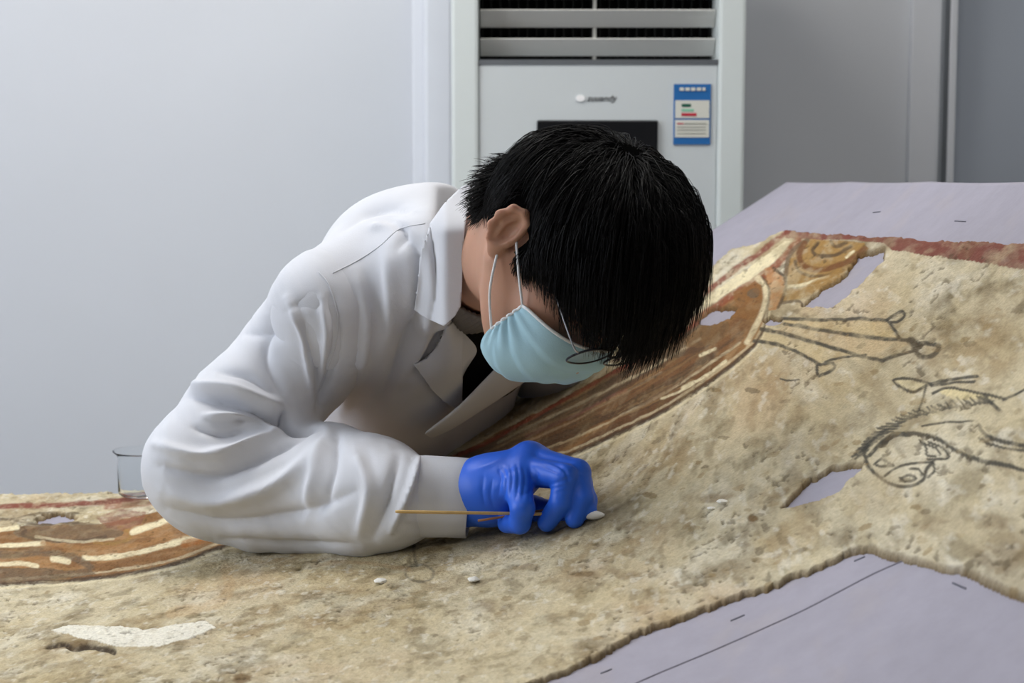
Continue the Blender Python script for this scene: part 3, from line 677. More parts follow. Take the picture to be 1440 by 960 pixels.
def head_sdf(p):
    a = np.abs(p[:, 0]); m = p.copy(); m[:, 0] = a
    d = ellip(p, (0, 0.006, 0.045), (0.078, 0.090, 0.088))
    d = smin(d, ellip(m, (0.030, -0.040, 0.030), (0.046, 0.052, 0.064)), 0.02)                       # broad back of the skull
    d = smin(d, ellip(p, (0, 0.045, -0.02), (0.060, 0.052, 0.078)), 0.03)
    d = smin(d, rcone(m, (0.056, 0.005, -0.03), (0.020, 0.072, -0.076), 0.020, 0.019), 0.025)      # jaw
    d = smin(d, ellip(p, (0, 0.082, -0.080), (0.022, 0.017, 0.016)), 0.02)
    d = smin(d, ellip(m, (0.040, 0.066, -0.012), (0.022, 0.020, 0.018)), 0.02)                      # cheek bone
    d = smin(d, rcone(p, (0, 0.096, 0.022), (0, 0.116, -0.022), 0.008, 0.013), 0.012)               # nose
    d = smin(d, ellip(m, (0.013, 0.106, -0.026), (0.009, 0.010, 0.008)), 0.006)
    d = smin(d, rcone(m, (0.012, 0.093, 0.036), (0.045, 0.082, 0.036), 0.009, 0.008), 0.012)        # brow
    d = smax(d, -ellip(m, (0.031, 0.100, 0.018), (0.017, 0.012, 0.011)), 0.008)                     # eye socket
    d = smin(d, ellip(m, (0.031, 0.080, 0.017), (0.013, 0.0135, 0.010)), 0.003)                      # lids
    d = smin(d, ellip(p, (0, 0.102, -0.050), (0.024, 0.009, 0.006)), 0.006)                          # lips
    d = smin(d, ellip(p, (0, 0.099, -0.061), (0.021, 0.009, 0.006)), 0.006)
    d = smin(d, rcone(p, (0, -0.028, -0.02), NB, 0.050, 0.050), 0.03)                                # neck
    d = smin(d, rcone(p, (0.0, 0.0, -0.05), NB, 0.042, 0.048), 0.03)
    # ears: leaf outline tilted back, rolled helix, hollow shell
    EK = 0.82; q = (m - vec((0.0775, -0.004, 0.0)))/EK; c, s = math.cos(math.radians(-14)), math.sin(math.radians(-14))
    f = q[:, 1]*c - q[:, 2]*s; u = q[:, 1]*s + q[:, 2]*c; f = f/0.84; w = q[:, 0] + f*0.40                       # flares outward toward the back
    e = np.stack([w, f, u], 1)
    leaf = ellip(e, (0.006, -0.008, 0.003), (0.0085, 0.019, 0.033))
    leaf = smin(leaf, ellip(e, (0.003, -0.001, -0.027), (0.007, 0.010, 0.013)), 0.008)
    hel = [((0.006, 0.006, 0.012), 0.0034), ((0.009, 0.005, 0.028), 0.0036), ((0.012, -0.008, 0.036), 0.0038), ((0.014, -0.021, 0.030), 0.0040), ((0.014, -0.027, 0.012), 0.0040), ((0.013, -0.025, -0.006), 0.0036), ((0.010, -0.015, -0.023), 0.0034)]
    leaf = smax(leaf, -ellip(e, (0.0155, -0.008, 0.004), (0.012, 0.0145, 0.026)), 0.003)
    leaf = smin(leaf, chain(e, hel, 0.007), 0.003)
    leaf = smin(leaf, chain(e, [((0.007, -0.012, 0.022), 0.0028), ((0.009, -0.0165, 0.006), 0.003), ((0.008, -0.012, -0.012), 0.003)], 0.003), 0.004)
    leaf = smin(leaf, ellip(e, (0.006, 0.005, -0.006), (0.0045, 0.004, 0.006)), 0.004)               # tragus
    leaf = smax(leaf, -ellip(e, (0.012, -0.004, -0.004), (0.009, 0.0065, 0.011)), 0.003)
    return smin(d, leaf*EK, 0.004)
lo = np.minimum(NB-0.075, [-0.115, -0.12, -0.14]); hi = [0.115, 0.145, 0.15]
hv_, hq_ = surface_net(head_sdf, lo, hi, 0.002)
hv_ = relax(hv_, hq_, 1, 0.3)
body = link('body', np_mesh('body', h2w(hv_), hq_), M['skin'], person, True)
body['label'] = 'head and neck bowed face down'

# ---- hair: a dense cap and thousands of separate strands growing from the whorl
WHORL = np.array([0.012, -0.055, 0.118])
SKC = np.array([0, 0.006, 0.045]); SKR = np.array([0.079, 0.091, 0.089])
def skull(p, off=0.0):
    m = p.copy(); m[:, 0] = np.abs(m[:, 0])
    return smin(ellip(p, SKC, SKR+off), ellip(m, (0.030, -0.040, 0.030), np.array([0.047, 0.053, 0.065])+off), 0.02)
def hairline(p):                          # > 0 where hair grows
    r, f, u = p[:, 0], p[:, 1], p[:, 2]
    front = 0.080 - f + (u-0.06)*0.9                       # forehead
    low = np.where(f > 0.022, u-0.035+0.0*f, np.where(f > -0.012, u-0.022+(0.022-f)*0.2, u+0.052+(f+0.012)*0.4+0.026*sstep(-0.03, -0.045, f)))
    low = np.where((f > 0.004) & (f < 0.026), np.maximum(low, u+0.012), low)                      # sideburn
    return np.minimum(front, low)
NAPE = [(w2h(np.array([V(x, y, Y)]))[0], r) for x, y, Y, r in ((738, 246, 1.705, 0.026), (708, 260, 1.722, 0.023), (694, 284, 1.742, 0.019), (687, 306, 1.765, 0.013))]   # short hair behind the ear
def cap_sdf(p):
    d = skull(p.astype(np.float32), 0.007)
    d = smin(d, rcone(p, (0, -0.028, -0.01), NB*0.5+np.array([0, -0.028, -0.02])*0.5, 0.052, 0.052), 0.02)
    d = smax(d, -(hairline(p)).astype(np.float32), 0.006)
    return smin(d, chain(p, NAPE, 0.012), 0.008)
cv, cq = surface_net(cap_sdf, (-0.1, -0.12, -0.12), (0.1, 0.12, 0.16), 0.004)
hair = link('hair', np_mesh('hair', h2w(relax(cv, cq, 1)), cq), M['haircap'], person, True); hair['label'] = 'thick straight black hair'
NS, SEG = 21000, 9
dirs = RNG.normal(size=(NS*4, 3)); dirs /= np.linalg.norm(dirs, axis=1)[:, None]
root = SKC + dirs*SKR
rd_ = skull(root); root = root - dirs*rd_[:, None]*(rd_ < 0)[:, None]*1.1
def to_skin(q):
    for _ in range(6):
        d0 = head_sdf(q); g = np.stack([head_sdf(q+np.eye(3)[i]*1e-3)-d0 for i in range(3)], 1); g /= np.maximum(np.linalg.norm(g, axis=1), 1e-9)[:, None]
        q = q-g*d0[:, None]
    return q, g
nn = NS//2
neckr = np.stack([RNG.uniform(-0.085, 0.085, nn), RNG.uniform(-0.11, -0.014, nn), RNG.uniform(-0.085, 0.06, nn)], 1)
neckr = neckr[(neckr[:, 1] < -0.03) | (np.abs(neckr[:, 0]) > 0.05)]
neckr, _g = to_skin(neckr); neckr = neckr[(hairline(neckr) > 0) & ((np.abs(neckr[:, 0]) < 0.079))]
root = np.concatenate([root[hairline(root) > 0], neckr])[:NS]; NS = len(root)
root = root[RNG.permutation(NS)]
gdir = np.array([0, 0, -1.0])@HR3
cen = SKC
topness = sstep(0.0, 0.09, root[:, 2]); frontness = sstep(-0.02, 0.07, root[:, 1])
length = 0.030 + 0.048*topness - 0.006*frontness*topness; length *= RNG.uniform(0.75, 1.15, NS)
length = np.where(root[:, 2] < -0.01, 0.026*RNG.uniform(0.7, 1.3, NS), length)
wh_d = np.linalg.norm(root-WHORL, axis=1)
layer = RNG.uniform(0.004, 0.024, NS)*(0.45+0.55*topness)*(0.55+0.45*sstep(-0.07, 0.02, root[:, 1]))*(1+0.35*sstep(0.0, -0.06, root[:, 0]))
out_n = (root-cen)/SKR**2; out_n /= np.linalg.norm(out_n, axis=1)[:, None]
away = root-WHORL; away -= out_n*np.einsum('ij,ij->i', away, out_n)[:, None]; away /= np.maximum(np.linalg.norm(away, axis=1), 1e-5)[:, None]
swirl = np.cross(out_n, away); clump = np.stack([fbm(root[:, 0]*60+3*i, root[:, 1]*60+root[:, 2]*37+11*i, 2)-0.5 for i in range(3)], 1)
dv = away + 0.35*swirl*np.exp(-np.linalg.norm(root-WHORL, axis=1)/0.05)[:, None] + 0.55*out_n + 0.9*clump + RNG.normal(size=(NS, 3))*(0.10+0.7*np.exp(-wh_d/0.018))[:, None]
back = sstep(0.02, -0.05, root[:, 1])
nape = sstep(0.075, 0.02, root[:, 2])*back
dv += nape[:, None]*(np.array([0, -0.8, -0.6])+0.9*RNG.normal(size=(NS, 3))*0.35) + (back*topness*0.0)[:, None]
spiky = sstep(-0.025, -0.07, root[:, 1])*RNG.uniform(0.2, 1.0, NS)*sstep(0.11, 0.06, root[:, 2])
dv += (out_n*1.0 + RNG.normal(size=(NS, 3))*0.25)*spiky[:, None]; loose = np.maximum(nape, spiky)
P = root.copy(); pts = [P.copy()]
for s in range(SEG-1):
    dv /= np.linalg.norm(dv, axis=1)[:, None]
    P = P + dv*(length/(SEG-1))[:, None]
    want = layer*min(1.0, (s+1)/3.0)+0.002
    dd = skull(P.astype(np.float32)); n_ = (P-cen)/SKR**2; n_ /= np.linalg.norm(n_, axis=1)[:, None]
    pull = np.where(dd < want, (want-dd), np.where(P[:, 1] < 0.06, (want-dd)*0.35*(1-loose), 0)); P = P + n_*pull[:, None]
    dv = dv - n_*np.einsum('ij,ij->i', dv, n_)[:, None]*np.where(dd < 0.03, 0.5, 0.1)[:, None] + gdir*(0.10+0.22*frontness*topness)[:, None] + RNG.normal(size=(NS, 3))*0.03
    pts.append(P.copy())
S = np.stack(pts, 1)                      # strand, point, xyz
ear_box = ((np.abs(S[..., 0]) > 0.068) & (S[..., 1] > -0.034) & (S[..., 1] < 0.010) & (S[..., 2] > -0.036) & (S[..., 2] < 0.030)).any(1)
S = S[~ear_box]; NS = len(S)                # no strand grows across an ear
nk = 3600; seg_i = RNG.randint(0, 3, nk); fr_ = RNG.rand(nk)[:, None]
ca = np.array([NAPE[i][0] for i in range(4)]); cr = np.array([NAPE[i][1] for i in range(4)])
cc = ca[seg_i]*(1-fr_)+ca[seg_i+1]*fr_; rr = (cr[seg_i]*(1-fr_[:, 0])+cr[seg_i+1]*fr_[:, 0])
od = RNG.normal(size=(nk, 3)); od /= np.linalg.norm(od, axis=1)[:, None]
fl = ca[seg_i+1]-ca[seg_i]; fl /= np.linalg.norm(fl, axis=1)[:, None]
leftw = np.array([-0.75, 0.30, 0.05])@HR3
dn = od*0.35+fl*0.55+leftw*0.55+RNG.normal(size=(nk, 3))*0.16; dn /= np.linalg.norm(dn, axis=1)[:, None]
ln = RNG.uniform(0.012, 0.028, nk)*(0.6+0.4*(seg_i < 2)); tt = np.linspace(0, 1, SEG)
NP = cc[:, None]+od[:, None]*(rr*0.9)[:, None, None]+dn[:, None]*(ln[:, None]*tt[None])[..., None]+gdir[None, None]*(0.004*tt**2)[None, :, None]
S = np.concatenate([S, NP]); NS = len(S)
tan = np.gradient(S, axis=1); tan /= np.maximum(np.linalg.norm(tan, axis=2), 1e-9)[..., None]
sd = np.cross(tan, RNG.normal(size=(NS, 1, 3))); sd /= np.maximum(np.linalg.norm(sd, axis=2), 1e-9)[..., None]; sb = np.cross(tan, sd)
wd = (RNG.uniform(0.00035, 0.0008, NS))[:, None]*np.linspace(1, 0.12, SEG)[None]**0.7
ring = [S + (sd*math.cos(a)+sb*math.sin(a))*wd[..., None] for a in (0, 2.094, 4.189)]
HV = np.stack(ring, 2).reshape(-1, 3); base = (np.arange(NS)*SEG*3)[:, None]
fq = []
for s in range(SEG-1):
    for k_ in range(3):
        k2 = (k_+1) % 3; fq.append(np.stack([base[:, 0]+s*3+k_, base[:, 0]+s*3+k2, base[:, 0]+(s+1)*3+k2, base[:, 0]+(s+1)*3+k_], 1))
strands = link('hair_strands', np_mesh('hair_strands', h2w(HV), np.concatenate(fq)), M['hair'], hair, True); strands['kind'] = 'stuff'
# ------------------------------------------------------------------ mask and glasses (head frame)
CPR = np.array([(0.114, 0.012), (0.124, -0.006), (0.129, -0.028), (0.124, -0.052), (0.113, -0.072), (0.102, -0.087), (0.085, -0.096)])
def head_px(px, py, r):                   # where a photo direction meets the plane r = const of the head
    d = np.array(ray(px, py)); o = np.array([0, 0, CAM_Z]); lo_ = w2h(o); ld = d@HR3; t = (r-lo_[0])/ld[0]; return lo_+ld*t
SA = head_px(736, 430, 0.068); SBt = head_px(693, 462, 0.062)
print('mask side', SA, SBt)
na, nbq = 61, 33; vs = []
for j in range(nbq):
    b = j/(nbq-1); c = np.array([np.interp(b, np.linspace(0, 1, 7), CPR[:, 0]), np.interp(b, np.linspace(0, 1, 7), CPR[:, 1])])
    for i in range(na):
        a = -1+2*i/(na-1); aa = abs(a); side = SA+(SBt-SA)*b
        ang = aa*math.pi/2; cs = math.cos(ang)**0.75; sn = math.sin(ang)**0.9
        r = side[0]*sn; f = side[1]+(c[0]-side[1])*cs; u = side[2]+(c[1]-side[2])*cs**0.8
        bulge = (0.006+0.007*float(sstep(0.4, 0.8, b)))*math.sin(math.pi*b)**0.6*math.sin(math.pi*aa)*(1-aa**2)
        pl = ((b*4) % 1.0); ple = 0.0032*(pl-0.5)*(1-aa**6)*(1 if 0.12 < b < 0.9 else 0.3)
        gath = 0.0022*math.sin(b*34)*sstep(0.62, 1.0, aa)*math.sin(math.pi*b)
        w = np.array([r, f, u]); nrm = np.array([math.sin(ang)*np.sign(a), math.cos(ang), -0.35*(b-0.35)]); nrm /= np.linalg.norm(nrm)
        w[0] *= np.sign(a) if a != 0 else 1
        vs.append(w+nrm*(bulge+ple+gath+0.002))
vs = np.array(vs)
me = np_mesh('face_mask', h2w(vs), grid_quads(na, nbq)); fm = link('face_mask', me, M['mask'], person, True); fm['label'] = 'pale blue pleated surgical mask'
so = fm.modifiers.new('thick', 'SOLIDIFY'); so.thickness = 0.0012; so.offset = 0
def row(j, i0=0, i1=na): return [h2w(vs[j*na+i]) for i in range(i0, i1)]
def colm(i): return [h2w(vs[j*na+i]) for j in range(nbq)]
link('mask_edging', tube_mesh('mask_edging', row(0), 0.0017, 6), M['maskw'], fm, True)
link('mask_edging', tube_mesh('mask_edging', row(nbq-1), 0.0012, 6), M['mask'], fm, True)
link('mask_edging', tube_mesh('mask_edging', colm(na-1), 0.0017, 6), M['maskw'], fm, True); link('mask_edging', tube_mesh('mask_edging', colm(0), 0.0017, 6), M['maskw'], fm, True)
for sgn in (1, -1):
    A = vs[0*na+(na-1 if sgn > 0 else 0)]; B = vs[(nbq-1)*na+(na-1 if sgn > 0 else 0)]; sg = np.array([sgn, 1, 1])
    U1 = head_px(729, 318, 0.079)*sg; L1 = head_px(697, 356, 0.083)*sg
    loop = [A, A*0.5+U1*0.5+np.array([sgn*0.004, 0, 0]), U1, np.array([sgn*0.080, 0.004, 0.036]), np.array([sgn*0.080, -0.012, 0.040]), np.array([sgn*0.078, -0.026, 0.022]), np.array([sgn*0.077, -0.024, -0.006]), L1*np.array([0.97, 1, 1]), L1*0.5+B*0.5+np.array([sgn*0.006, 0, 0]), B]
    link('ear_loop', tube_mesh('ear_loop', [h2w(p) for p in catmull(loop, 8)], 0.0013, 6), M['maskw'], fm, True)
gl = empty('glasses', tuple(h2w(np.array([0, 0.115, 0.012])))); gl.parent = person; bpy.context.view_layer.update(); gl.matrix_parent_inverse = person.matrix_world.inverted(); gl['label'] = 'thin dark wire glasses'
for sgn in (1, -1):
    loop = []
    for t in np.linspace(0, 2*math.pi, 41):
        c, s = math.cos(t), math.sin(t); x = 0.034+0.026*np.sign(c)*abs(c)**0.75; z = 0.014+0.019*np.sign(s)*abs(s)**0.8
        loop.append((sgn*x, 0.126-0.10*max(0, x-0.03)**1.0*0.4, z+0.006))
    link('rim', tube_mesh('rim', [h2w(p) for p in loop], 0.0011, 8), M['frame'], gl, True)
    ln = [h2w(np.array(p)) for p in loop[:-1]]; bm = bmesh.new(); vv = [bm.verts.new(Vector(p)) for p in ln]; bm.faces.new(vv)
    lo_ = link('lens', bm_mesh('lens', bm), M['lens'], gl); md = lo_.modifiers.new('thick', 'SOLIDIFY'); md.thickness = 0.0012
    hinge = head_px(779, 458, 0.066); hinge = np.array([sgn*0.066, 0.116, 0.024]); earp = np.array([sgn*0.0785, 0.006, 0.028])
    link('temple', tube_mesh('temple', [h2w(p) for p in catmull([(sgn*0.060, 0.1245, 0.024), hinge, (sgn*0.072, 0.06, 0.024), earp, (sgn*0.077, -0.016, 0.026), (sgn*0.074, -0.030, 0.006)], 6)], 0.0010, 8), M['silver'], gl, True)
link('bridge', tube_mesh('bridge', [h2w(p) for p in catmull([(0.009, 0.126, 0.024), (0.0, 0.129, 0.028), (-0.009, 0.126, 0.024)], 6)], 0.0011, 8), M['frame'], gl, True)
# ------------------------------------------------------------------ clothing
coat = empty('lab_coat', (-0.18, 2.45, 0.72)); coat.parent = person; bpy.context.view_layer.update(); coat.matrix_parent_inverse = person.matrix_world.inverted(); coat['label'] = 'white cotton lab coat with notched lapels'
PEL = vec((-0.20, 2.50, 0.66))
SHR = T(466, 434, 1.88); NKB = T(628, 385, 1.95); SHL = T(770, 440, 2.22)
def torso_core(p, o=0.0):
    d = rcone(p, T(622, 362, 1.94), SHR, 0.076+o, 0.068+o)                         # near shoulder
    d = smin(d, rcone(p, T(612, 365, 1.93), T(614, 376, 1.862), 0.074+o, 0.068+o), 0.03)             # cloth around the near side of the neck
    d = smin(d, rcone(p, T(640, 375, 1.97), SHL, 0.070+o, 0.070+o), 0.05)
    d = smin(d, ellip(p, T(556, 378, 1.99), (0.088+o, 0.095+o, 0.088+o)), 0.05)     # upper back
    d = smin(d, rcone(p, T(560, 455, 1.99), vec((-0.19, 2.42, 0.90)), 0.088+o, 0.12+o), 0.06)
    d = smin(d, rcone(p, T(662, 435, 2.18), vec((-0.14, 2.44, 0.88)), 0.080+o, 0.11+o), 0.06)
    d = smin(d, rcone(p, vec((-0.17, 2.46, 0.86)), PEL, 0.14+o, 0.16+o), 0.06)
    return d
CUT_P = T(647, 500, 1.93); CUT_N = vec((0.86, -0.42, 0.10)); CUT_N /= np.linalg.norm(CUT_N)
CUT_M = vec((0.985, -0.02, 0.12)); CUT_M /= np.linalg.norm(CUT_M)
def coat_sdf(p):
    d = torso_core(p, 0.0)
    pl = np.minimum((p-CUT_P)@CUT_N, (p-CUT_P)@CUT_M)
    return smax(d, np.minimum(pl, 0.5), 0.008)
tv, tq = surface_net(coat_sdf, (-0.42, 1.74, 0.46), (0.26, 2.72, 1.37), 0.0048)
tv = relax(tv, tq, 1, 0.4)
FOLDS_T = [([(565, 325), (590, 370), (588, 430), (560, 510), (530, 570)], 9, -0.007), ([(600, 330), (607, 400), (600, 470), (575, 540)], 9, 0.004), ([(545, 350), (552, 420), (535, 500)], 14, 0.005),
  ([(500, 380), (515, 440), (505, 520), (480, 580)], 10, 0.004), ([(560, 560), (600, 500), (640, 450)], 10, -0.004), ([(540, 310), (565, 322), (560, 350)], 6, -0.005), ([(500, 300), (540, 292), (590, 300)], 8, -0.003), ([(520, 320), (560, 315)], 7, 0.003),
  ([(470, 330), (520, 295), (570, 285)], 10, -0.003), ([(488, 430), (492, 500), (470, 560)], 8, -0.006)]
tv = crease(tv, tq, FOLDS_T, 1, 2.1, 0.75)
tme = np_mesh('coat_body', tv, tq); coat_body = link('coat_body', tme, M['coat'], coat, True)
# sleeve
SL = [(SHR, 0.069), (T(424, 500, YE+0.075), 0.063), (T(348, 588, YE+0.03), 0.066), (T(290, 655, YE), 0.060), (T(300, 688, YE-0.002), 0.054)]
FA = [(T(284, 662, YE), 0.058), (T(370, 688, YE-0.01), 0.063), (T(455, 687, YE-0.02), 0.067), (T(520, 697, YE*0.5+YH*0.5-0.01), 0.059), (T(560, 700, YH+0.022), 0.049)]
def sleeve_sdf(p):
    return smin(chain(p, SL, 0.03), chain(p, FA, 0.03), 0.022)
slo = (-0.46, 1.60, 0.90); shi = (-0.06, 2.0, 1.30)
sv, sq = surface_net(sleeve_sdf, slo, shi, 0.0026)
sv = relax(sv, sq, 1, 0.4)
FOLDS_S = [
  ([(262, 556), (320, 566), (380, 590), (410, 600)], 9, -0.010), ([(268, 540), (330, 548), (400, 572)], 10, 0.006), ([(290, 585), (340, 585), (395, 606)], 8, 0.006),
  ([(330, 592), (350, 590), (375, 600)], 5, -0.006), ([(400, 575), (405, 600), (445, 600)], 7, -0.011), ([(225, 655), (300, 670), (370, 640), (430, 612)], 11, -0.007), ([(220, 625), (290, 640), (350, 622), (395, 606)], 10, 0.006),
  ([(230, 690), (310, 705), (400, 675), (460, 620)], 16, 0.006), ([(235, 715), (320, 735), (420, 720), (500, 690)], 13, -0.005), ([(455, 625), (440, 680), (430, 730)], 10, 0.004), ([(475, 610), (468, 660), (450, 720)], 9, -0.004),
  ([(590, 640), (575, 690), (550, 745)], 7, 0.006), ([(560, 640), (545, 700), (525, 755)], 9, -0.005), ([(500, 640), (520, 690), (505, 750)], 10, 0.004), ([(420, 445), (440, 500), (452, 570)], 9, -0.006), ([(405, 420), (430, 480), (440, 550)], 8, 0.005),
  ([(380, 440), (370, 500), (400, 560)], 12, -0.005), ([(400, 440), (430, 425), (455, 430)], 8, -0.002), ([(300, 520), (350, 530), (390, 560)], 9, -0.004), ([(465, 420), (474, 470), (462, 530), (448, 580)], 6, -0.005), ([(452, 420), (460, 470), (450, 530)], 8, 0.004),
  ([(270, 600), (310, 612), (350, 605)], 6, -0.004), ([(340, 470), (375, 470), (400, 480)], 10, -0.003), ([(300, 760), (400, 765), (500, 765)], 9, -0.003)]
sv = crease(sv, sq, FOLDS_S, 1, 2.1, 0.72)
def rumple(v, q, amp):
    n = fbm(v[:, 0]*34+v[:, 2]*21+5, v[:, 1]*30-v[:, 2]*26+9, 3)-0.5; return v+normals(v, q)*(n*2*amp)[:, None]
sv = rumple(sv, sq, 0.0022)
sleeve = link('sleeve', np_mesh('sleeve', sv, sq), M['coat'], coat, True)
# cuff: an open turned band
print('depths', YE, YH)
CA, CB = T(566, 697, YH+0.020), T(664, 701, YH+0.014)
axd = Vector(CB-CA).normalized(); e1 = (Vector((0, 0, 1)) - axd*axd.z).normalized(); e2 = axd.cross(e1)
prof = [(0.0, 0.041), (0.02, 0.0415), (0.3, 0.0425), (0.7, 0.042), (0.985, 0.0415), (1.0, 0.0405), (0.99, 0.039), (0.9, 0.0385), (0.3, 0.038)]
vs_, L_ = [], (Vector(CB)-Vector(CA)).length; seg = 64
for (t, r) in prof:
    for k_ in range(seg):
        a = 2*math.pi*k_/seg; rr = r*(1+0.02*math.sin(3*a+1)+0.012*math.sin(7*a+t*5)); tt = t + 0.06*math.cos(a)*t
        vs_.append(Vector(CA)+axd*(L_*tt)+(e1*math.cos(a)*1.0+e2*math.sin(a)*0.92)*rr)
fs_ = [(i*seg+k_, i*seg+(k_+1) % seg, (i+1)*seg+(k_+1) % seg, (i+1)*seg+k_) for i in range(len(prof)-1) for k_ in range(seg)]
me = bpy.data.meshes.new('cuff'); me.from_pydata([tuple(v) for v in vs_], [], fs_); me.update(); cuff = link('cuff', me, M['coat'], coat, True)
# far sleeve, hanging down to the lap out of the photograph's sight
FSL = [(SHL, 0.070), (vec((0.09, 2.45, 0.98)), 0.060), (vec((0.08, 2.50, 0.84)), 0.055), (vec((0.00, 2.37, 0.70)), 0.042)]
fv, fq_ = surface_net(lambda p: chain(p, FSL, 0.03), (-0.1, 2.1, 0.62), (0.26, 2.62, 1.32), 0.007); link('sleeve', np_mesh('sleeve', fv, fq_), M['coat'], coat, True)
# inner black top and grey ribbed collar
def inner_sdf(p):
    d = ellip(p, T(676, 474, 2.07), (0.066, 0.08, 0.076))
    d = smin(d, rcone(p, T(652, 405, 1.97), T(668, 480, 2.08), 0.055, 0.065), 0.03)
    return d
iv, iq = surface_net(inner_sdf, (-0.2, 1.85, 1.0), (0.12, 2.25, 1.34), 0.005); link('black_top', np_mesh('black_top', iv, iq), M['blackcloth'], person, True)
# ribbed collar around the neck
N0 = Vector(h2w(NB)); N1 = Vector(h2w(np.array([0, -0.024, -0.03]))); na_ = (N1-N0).normalized(); f1 = na_.orthogonal().normalized(); f2 = na_.cross(f1); Ln = (N1-N0).length
cprof = [(-0.15, 0.068), (0.0, 0.069), (0.12, 0.0695), (0.34, 0.0675), (0.39, 0.066), (0.37, 0.063), (0.1, 0.060)]
vs_ = []; seg = 240
for t, r in cprof:
    for k_ in range(seg):
        a = 2*math.pi*k_/seg; rr = r+0.0008*math.cos(64*a); vs_.append(N0+na_*(Ln*t)+(f1*math.cos(a)+f2*math.sin(a))*rr)
fs_ = [(i*seg+k_, i*seg+(k_+1) % seg, (i+1)*seg+(k_+1) % seg, (i+1)*seg+k_) for i in range(len(cprof)-1) for k_ in range(seg)]
me = bpy.data.meshes.new('knit_collar'); me.from_pydata([tuple(v) for v in vs_], [], fs_); me.update(); kc = link('knit_collar', me, M['knit'], person, True); kc['label'] = 'grey ribbed knit collar'
# collar leaf and lapels: laid on the coat body
bvh = BVHTree.FromPolygons([tuple(v) for v in tv], [tuple(q) for q in tq])
def drape(name, poly, lift, thick, parent, step=3.0, yfall=1.93, mat_='coat', lift_fn=None, ymax_fn=None):
    poly = catmull(list(poly)+[poly[0]], 1)[:-1] if False else np.array(poly, float)
    x0, y0 = poly.min(0); x1, y1 = poly.max(0); gx = np.arange(x0-step, x1+2*step, step); gy = np.arange(y0-step, y1+2*step, step)
    GX, GY = np.meshgrid(gx, gy); ins = in_poly(poly, GX.ravel(), GY.ravel())
    # pull the rim of the grid onto the outline
    PX = GX.ravel().copy(); PY = GY.ravel().copy(); nxg = len(gx)
    qd = grid_quads(len(gx), len(gy)); keepq = qd[ins[qd].any(1)]
    us = np.zeros(len(PX), bool); us[keepq.ravel()] = True
    cl = np.vstack([poly, poly[:1]])
    for i in np.where(us & ~ins)[0]:
        best = None
        for a, b in zip(cl[:-1], cl[1:]):
            t = np.clip(((PX[i]-a[0])*(b[0]-a[0])+(PY[i]-a[1])*(b[1]-a[1]))/(((b-a)**2).sum()+1e-9), 0, 1); c = a+t*(b-a); d = np.hypot(*(c-(PX[i], PY[i])))
            if best is None or d < best[0]: best = (d, c)
        PX[i], PY[i] = best[1]
    pos = np.zeros((len(PX), 3)); dep = np.full(len(PX), np.nan)
    for i in np.where(us)[0]:
        d = ray(PX[i], PY[i]); h = bvh.ray_cast(Vector((0, 0, CAM_Z)), d.normalized())
        if h[0] is not None: dep[i] = h[0].y
    ok = ~np.isnan(dep)
    # smooth the distance so that the cloth spans small folds, fill gaps from the nearest hit
    idx = np.where(us)[0]
    for i in idx:
        if not ok[i]:
            j = np.where(ok)[0]; q = j[np.argmin((PX[j]-PX[i])**2+(PY[j]-PY[i])**2)] if len(j) else None
            dep[i] = dep[q] if q is not None else yfall
    D2 = dep.reshape(len(gy), nxg).copy()
    for _ in range(10):
        acc = np.zeros_like(D2); cn = np.zeros_like(D2)
        for sy_, sx_ in ((0, 1), (0, -1), (1, 0), (-1, 0), (0, 0)):
            r_ = np.roll(np.roll(D2, sy_, 0), sx_, 1); okm = ~np.isnan(r_); acc[okm] += r_[okm]; cn[okm] += 1
        D2 = np.where(np.isnan(D2), np.nan, np.minimum(acc/np.maximum(cn, 1), D2+0.002))
    dd = D2.ravel()
    for i in idx:
        l = lift if lift_fn is None else lift_fn(PX[i], PY[i]); pos[i] = V(PX[i], PY[i], dd[i]-l if ymax_fn is None else min(dd[i]-l, ymax_fn(PX[i], PY[i])))
    rm = np.cumsum(us)-1
    o = link(name, np_mesh(name, pos[us], rm[keepq]), M[mat_], parent, True)
    md = o.modifiers.new('thick', 'SOLIDIFY'); md.thickness = thick; md.offset = -1.0 if False else 0
    return o, pos
COLLAR = [(672, 254), (650, 263), (628, 284), (606, 315), (594, 350), (588, 395), (583, 434), (596, 444), (612, 452), (625, 458), (640, 444), (648, 430), (650, 395), (651, 350), (655, 310), (664, 280)]
LAPEL = [(627, 461), (640, 448), (648, 434), (650, 480), (650, 530), (648, 566), (640, 574), (622, 562), (606, 545), (594, 528), (582, 513), (600, 503), (614, 487)]
drape('collar', COLLAR, 0.013, 0.003, coat, lift_fn=lambda x, y: 0.010+0.008*float(sstep(596, 655, x)), ymax_fn=lambda x, y: 1.84-0.072*float(sstep(580, 630, x))+0.07*float(sstep(330, 255, y)))
drape('lapel', LAPEL, 0.009, 0.003, coat, lift_fn=lambda x, y: 0.008+0.014*float(sstep(590, 645, x)))
